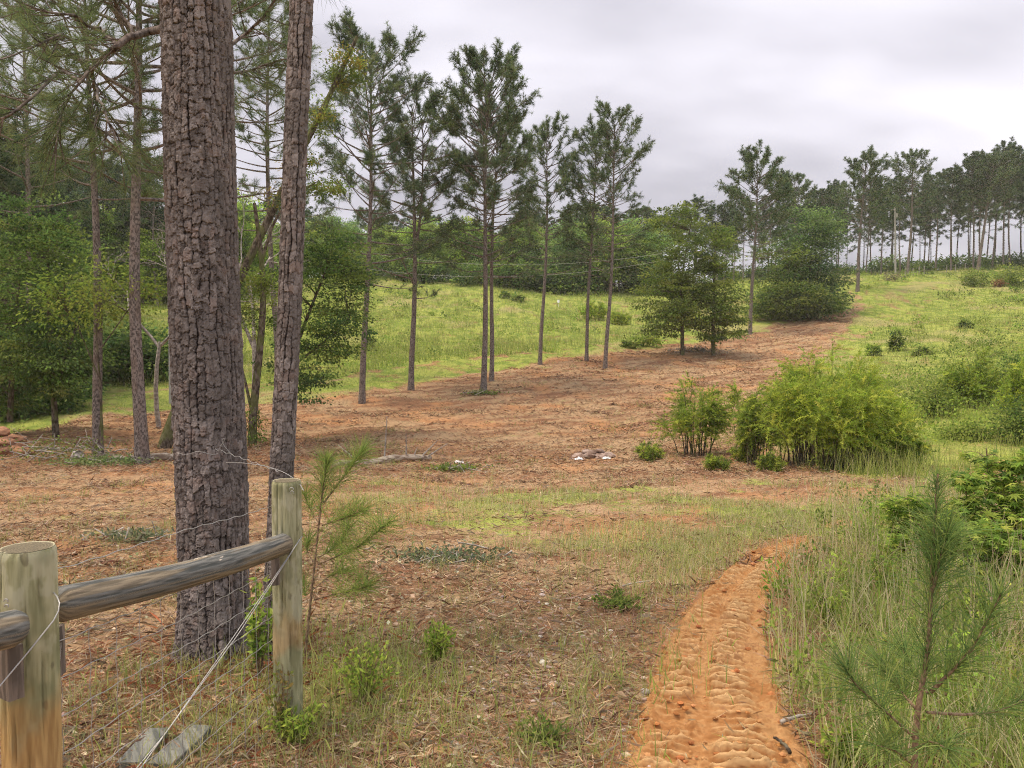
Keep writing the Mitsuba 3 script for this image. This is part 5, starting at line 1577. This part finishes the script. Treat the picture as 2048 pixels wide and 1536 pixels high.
# rolled up drifts of torn roots and dark soil
m = Mesh()
rng = np.random.default_rng(720)
x, y = scatter(rng, 900, 5, 62, 1.7)
x, y = keep(rng, x, y, np.clip(1 - 1.2 * np.maximum.reduce([mask('field', x, y), mask('strip', x, y), mask('hill', x, y), mask('bank', x, y), mask('lawn', x, y) * .6]), 0, 1) * (np.hypot(x - .6, y - 4) > 3) * np.clip(nb(x, y, 75, .35) * 4 - 1.5, 0, 1))
ix = np.repeat(np.arange(len(x)), 60)
n = len(ix)
sp_ = (rng.uniform(.1, .42, len(x)) * (.6 + y / 40))[ix]
dr_ = rng.normal(size=len(x)) * .35 + .25
ox, oy = rng.normal(size=n) * sp_ * 1.5, rng.normal(size=n) * sp_ * .45
cx, cy = x[ix] + ox * np.cos(dr_[ix]) - oy * np.sin(dr_[ix]), y[ix] + ox * np.sin(dr_[ix]) + oy * np.cos(dr_[ix])
P = np.stack([cx, cy, height(cx, cy) + np.abs(rng.normal(size=n)) * sp_ * .16], 1)
a = unit(ball(rng, n) * [1, 1, .35])
L = rng.uniform(.05, .16, n) * (1 + y[ix] / 40)
m.add(*leaves(P - a * L[:, None] / 2, a, L, .012 * (1 + y[ix] / 16), tones(rng, n, [(0.13, 0.075, 0.05), (0.19, 0.105, 0.065), (0.10, 0.065, 0.045), (0.28, 0.19, 0.12), (0.36, 0.27, 0.17)], jitter=.2), rng))
stuff('root_debris', m.shape(LITTER), 'dark drifts of torn roots and soil on the cleared ground', 'debris')
# reddish pine needles under the near trunks
m = Mesh()
m.add(*litter(16000, 3.2, 7, 1.6, 704, .10, .18, .0022, [(0.34, 0.13, 0.065), (0.28, 0.11, 0.06), (0.42, 0.19, 0.09)], lambda x, y: np.exp(-((x + 1.75) ** 2 + (y - 4.8) ** 2) / .8)))
stuff('pine_straw', m.shape(LITTER), 'reddish brown pine needles heaped around the near trunks', 'litter')
# gravel
import trimesh
rng = np.random.default_rng(705)
ico = trimesh.creation.icosphere(subdivisions=1)
tiny = trimesh.creation.icosahedron()
tv, tf = np.array(tiny.vertices), np.array(tiny.faces)
iv, if_ = np.array(ico.vertices), np.array(ico.faces)
m = Mesh()
x, y = scatter(rng, 5000, 2.9, 7, 2.2)
pp = np.stack([x, y, x * 0], -1)
x, y = keep(rng, x, y, np.clip(1.3 - np.abs(x - (-.05 + .03 * y)) / .8, 0.02, 1) * (1 - np.clip(in_track(x, y) * 3, 0, .95)) * np.clip(2.2 * meshkit.fbm(pp * 1.5, 2, seed=53) - .45, 0, 1))
z = height(x, y)
for a, b, c in zip(x, y, z):
    s = rng.uniform(.005, .017) * (1 if rng.uniform() < .93 else 1.6)
    v = iv * (.7 + .6 * meshkit.noise(iv * 1.4 + a * 91, 2))[:, None] * s * np.array([1.2, 1, .7])
    m.add(v + [a, b, c + .3 * s], if_, tones(rng, 1, [(0.42, 0.36, 0.33), (0.52, 0.47, 0.43), (0.34, 0.27, 0.24), (0.50, 0.37, 0.30)])[0])
stuff('gravel', m.shape(LITTER, smooth=False), 'loose small pale stones on the bare ground left of the track', 'gravel')
# clods in the track and the churned soil
m = Mesh()
x, y = scatter(rng, 5200, 2.9, 16, 2.0)
dd, ii = _tree.query(np.stack([x, y], 1))
x, y = keep(rng, x, y, np.where(dd < .85, np.clip(1.0 - dd, .15, 1) * .55, .10 * bare_weight(x, y)))
z = height(x, y)
for a, b, c in zip(x, y, z):
    s = rng.uniform(.004, .016) * (1 + b / 12)
    v = tv * (.6 + .8 * meshkit.noise(tv * 1.4 + a * 91, 2))[:, None] * s * np.array([1.25, 1, .6])
    near_t = np.min(np.hypot(TC[:, 0] - a, TC[:, 1] - b)) < .6
    m.add(v + [a, b, c + .2 * s], tf, tones(rng, 1, [(0.38, 0.16, 0.06), (0.30, 0.125, 0.05), (0.48, 0.25, 0.11)] if near_t else [(0.22, 0.12, 0.075), (0.15, 0.085, 0.055), (0.30, 0.17, 0.10)])[0])
stuff('soil_clods', m.shape(LITTER, smooth=False), 'crumbs and clods of soil on the track and the cleared ground', 'soil')


def grass(n, d0, d1, power, seed, weight, hmin, hmax, wid, cols, tips, lean=.25, bend=.5, seg=2, wgrow=9.0, clump=0.0, side=.74):
    rng = np.random.default_rng(seed)
    x, y = scatter(rng, n, d0, d1, power, side=side)
    if clump:
        cx, cy = x[::14], y[::14]
        i = rng.integers(len(cx), size=n)
        rr = clump * (1 + cy[i] / 60)
        x, y = cx[i] + rng.normal(size=n) * rr, cy[i] + rng.normal(size=n) * rr
    m_ = y > d0 * .9
    x, y = x[m_], y[m_]
    w = weight(x, y)
    x, y = keep(rng, x, y, w)
    n = len(x)
    p = np.stack([x, y, x * 0], -1)
    tall = .55 + .9 * meshkit.fbm(p * .5, 3, seed=seed)
    c = tones(rng, n, cols, jitter=.16) * (.78 + .5 * meshkit.fbm(p * .7, 2, seed=seed + 1))[:, None]
    tc = tones(rng, n, tips, jitter=.16)
    L = rng.uniform(hmin, hmax, n) * tall
    g = np.stack([x, y, height(x, y) - .02], 1)
    return blades(g, rng.uniform(0, 6.283, n), np.abs(rng.normal(size=n)) * lean, np.abs(rng.normal(size=n)) * bend, L, wid * (.7 + .6 * rng.uniform(size=n)) * (1 + y / wgrow), c, seg, tc)


G_FRESH = [(0.29, 0.36, 0.085), (0.24, 0.32, 0.07), (0.37, 0.41, 0.12), (0.16, 0.225, 0.055)]
G_DRY = [(0.60, 0.50, 0.31), (0.68, 0.60, 0.40), (0.50, 0.42, 0.24), (0.48, 0.46, 0.21)]
G_MEADOW = [(0.28, 0.385, 0.07), (0.24, 0.345, 0.065), (0.38, 0.445, 0.11), (0.15, 0.235, 0.05)]
m = Mesh()
m.add(*grass(150000, 46, 135, 1.7, 801, lambda x, y: np.clip(mask('field', x, y) * 1.4 - .5, 0, 1) * np.clip(nb(x, y, 61, .25) * 2.4 - .35, .12, 1), .35, .95, .012, G_MEADOW, [(0.40, 0.44, 0.14), (0.48, 0.45, 0.20)], seg=1, wgrow=34, clump=.25))
m.add(*grass(26000, 44, 66, 1.7, 802, lambda x, y: np.clip(mask('field', x, y) * 1.4 - .5, 0, 1) * np.clip(1 - np.abs(y - 57) / 12, 0, 1), .8, 1.5, .012, G_MEADOW + G_FRESH, [(0.40, 0.44, 0.14), (0.30, 0.32, 0.12)], seg=1, wgrow=34, clump=.25))
stuff('meadow_grass', m.shape(LEAF), 'tall bright green grass covering the far meadow', 'grass')
m = Mesh()
m.add(*grass(170000, 16, 135, 1.8, 803, lambda x, y: np.clip(mask('hill', x, y) * 1.3 - .3, 0, 1) * (1 - .85 * mask('path', x, y)) * np.clip(nb(x, y, 62, .3) * 2.4 - .35, .15, 1), .30, .85, .010, G_MEADOW + G_FRESH, [(0.38, 0.42, 0.12), (0.48, 0.45, 0.20)], seg=1, wgrow=28, clump=.22, side=.8))
m.add(*grass(9000, 50, 110, 1.8, 804, lambda x, y: .6 * mask('dry_patch', x, y), .4, .8, .010, G_DRY, G_DRY, seg=1, wgrow=34))
stuff('slope_grass', m.shape(LEAF), 'rough green grass covering the right slope', 'grass')
m = Mesh()
m.add(*grass(60000, 30, 90, 1.8, 805, lambda x, y: np.clip(mask('strip', x, y) * 1.2, 0, 1), .06, .2, .012, G_MEADOW, [(0.38, 0.42, 0.12)], seg=1, wgrow=30))
m.add(*grass(50000, 30, 130, 1.8, 806, lambda x, y: mask('path', x, y), .06, .2, .012, G_MEADOW + G_DRY[:1], [(0.36, 0.40, 0.12)], seg=1, wgrow=30))
stuff('mown_grass', m.shape(LEAF), 'short mown grass of the strip between the meadow and the brown ground', 'grass')
# leafy weeds in the meadow and on the slope
m = Mesh()
rng = np.random.default_rng(810)
x, y = scatter(rng, 3600, 22, 130, 1.8, side=.8)
x, y = keep(rng, x, y, np.maximum(.45 * np.clip(mask('field', x, y) * 1.4 - .5, 0, 1), np.clip(mask('hill', x, y) * 1.3 - .3, 0, 1) * (1 - mask('path', x, y))) * np.clip(nb(x, y, 63, .2) * 3 - .95, 0, 1))
g = np.stack([x, y, height(x, y)], 1)
ix = np.repeat(np.arange(len(x)), 34)
n = len(ix)
sc = (.25 + .5 * rng.uniform(size=len(x)))[ix]
P = g[ix] + rng.normal(size=(n, 3)) * np.stack([sc, sc, sc * .5], 1) * .8 + np.stack([0 * sc, 0 * sc, sc * .75], 1)
m.add(*leaves(P, unit(ball(rng, n) + [0, 0, .3]), (.07 + .0022 * y[ix]), (.04 + .0012 * y[ix]), tones(rng, len(x), FRESH + OAK + G_MEADOW, jitter=.16)[ix] * (1 + rng.normal(size=(n, 1)) * .1), rng))
stuff('leafy_weeds', m.shape(LEAF), 'leafy green weeds spread through the grass of the slopes', 'weeds')
# foreground grass
m = Mesh()
lawn_w = lambda x, y: np.clip(mask('lawn', x, y), 0, 1) * np.clip(nb(x, y, 64, .8) * 4.0 - 1.35, .04, 1) * (1 - np.clip(in_track(x, y) * 3, 0, 1))
m.add(*grass(150000, 5.5, 20, 2.0, 811, lawn_w, .06, .22, .0046, [tuple(1.3 * v for v in c) for c in G_FRESH] + G_DRY[:2], [(0.50, 0.47, 0.22), (0.40, 0.44, 0.14), (0.62, 0.54, 0.34)], wgrow=9))
stuff('verge_grass', m.shape(LEAF), 'sparse half dry grass patch beside the upper track', 'grass')
m = Mesh()
m.add(*grass(80000, 2.8, 9, 1.7, 812, lambda x, y: np.maximum.reduce([1.0 * mask('lush', x, y), .5 * mask('fence_weeds', x, y) * np.clip(nb(x, y, 65, 2.5) * 3 - 1, 0, 1), .3 * mask('clover', x, y) * np.clip(nb(x, y, 66, 2) * 3 - 1.2, 0, 1)]), 0.08, .30, .0050, [tuple(1.4 * v for v in c) for c in G_FRESH] + [(0.34, 0.45, 0.09)], [(0.34, 0.40, 0.11), (0.5, 0.45, 0.22)], bend=.8))
m.add(*grass(34000, 2.9, 26, 2.0, 813, lambda x, y: bare_weight(x, y) * np.clip(nb(x, y, 67, .7) * 6 - 2.75, 0, 1), .08, .28, .0030, G_FRESH + G_DRY[:1], [(0.34, 0.38, 0.12), (0.5, 0.45, 0.24)], bend=.9, clump=.06))
m.add(*grass(26000, 20, 62, 1.6, 819, lambda x, y: mask('mulch', x, y) * np.clip(nb(x, y, 74, .45) * 6 - 3.3, 0, 1), .08, .3, .006, G_FRESH, [(0.36, 0.38, 0.14)], bend=.9, clump=.12, wgrow=22))
stuff('weedy_grass', m.shape(LEAF), 'green grass tufts growing through the litter around the fence and saplings', 'grass')
m = Mesh()
bank_w = lambda x, y: np.clip(mask('bank', x, y) * 1.25 - .12, 0, 1) * (1 - np.clip(in_track(x, y) * 3.5, 0, 1)) * np.clip(nb(x, y, 68, 1.2) * 2.6 - .5, .15, 1)
BANK = [tuple(1.42 * v for v in c) for c in G_FRESH + G_FRESH[:2] + G_MEADOW] + G_DRY[:3]
m.add(*grass(64000, 2.6, 15, 1.8, 814, bank_w, .12, .52, .0062, BANK, G_DRY[:2] + G_FRESH, lean=.22, bend=.7, seg=3, wgrow=10, side=.86, clump=.05))
m.add(*grass(12000, 3.0, 13, 1.5, 815, lambda x, y: bank_w(x, y) * np.clip(nb(x, y, 69, .9) * 3 - .8, 0, 1) * np.clip((y - 2) / 5, .3, 1), .5, .9, .0036, G_DRY, [(0.66, 0.56, 0.37), (0.56, 0.42, 0.27)], lean=.14, bend=.35, seg=3, wgrow=10, side=.86))
rng = np.random.default_rng(818)
x, y = scatter(rng, 2600, 2.8, 14, 1.8, side=.86)
x, y = keep(rng, x, y, bank_w(x, y) * np.clip(nb(x, y, 72, 1.4) * 4 - 1.25, 0, 1))
ix = np.repeat(np.arange(len(x)), 40)
n = len(ix)
hh = rng.uniform(.05, .42, len(x))[ix]
P = np.stack([x, y, height(x, y)], 1)[ix] + np.stack([rng.normal(size=n) * .06, rng.normal(size=n) * .06, hh * rng.uniform(.3, 1.1, n)], 1)
m.add(*leaves(P, unit(ball(rng, n) + [0, 0, .4]), (.03 + .004 * y[ix]) * rng.uniform(.6, 1.3, n), .014 + .0014 * y[ix], tones(rng, len(x), YG + FRESH + OAK, jitter=.18)[ix] * (1 + rng.normal(size=(n, 1)) * .12), rng))
stuff('bank_grass', m.shape(LEAF), 'tall green and straw coloured grass on the bank right of the track', 'grass')
m = Mesh()
m.add(*grass(26000, 2.6, 12, 1.9, 816, lambda x, y: np.clip(mask('edge', x, y) + .5 * ((_tree.query(np.stack([x, y], -1))[0] > .2) & (_tree.query(np.stack([x, y], -1))[0] < .75)) * np.clip((y - 3.6) / 4, 0, 1), 0, 1) * (1 - np.clip(in_track(x, y) * 2.2 - .2, 0, 1)) * np.clip(nb(x, y, 70, 2.0) * 3 - .9, 0.05, 1), .06, .22, .003, G_FRESH + G_DRY, G_DRY, bend=.9, wgrow=10))
stuff('edge_grass', m.shape(LEAF), 'short grass creeping over the right edge of the track', 'grass')

# ------------------------------------------------------------------ humid air
scene['air'] = {'type': 'homogeneous', 'albedo': rgb(0.95, 0.95, 0.955), 'sigma_t': 0.00036}
scene['haze'] = {'type': 'cube', 'to_world': T().translate([0, 0, 27.0]).scale([3300, 3300, 33.0]), 'bsdf': {'type': 'null'}, 'interior': {'type': 'ref', 'id': 'air'}}
labels['haze'] = {'kind': 'stuff', 'label': 'thin humid haze that pales the far woods', 'category': 'haze'}
scene['camera']['medium'] = {'type': 'ref', 'id': 'air'}
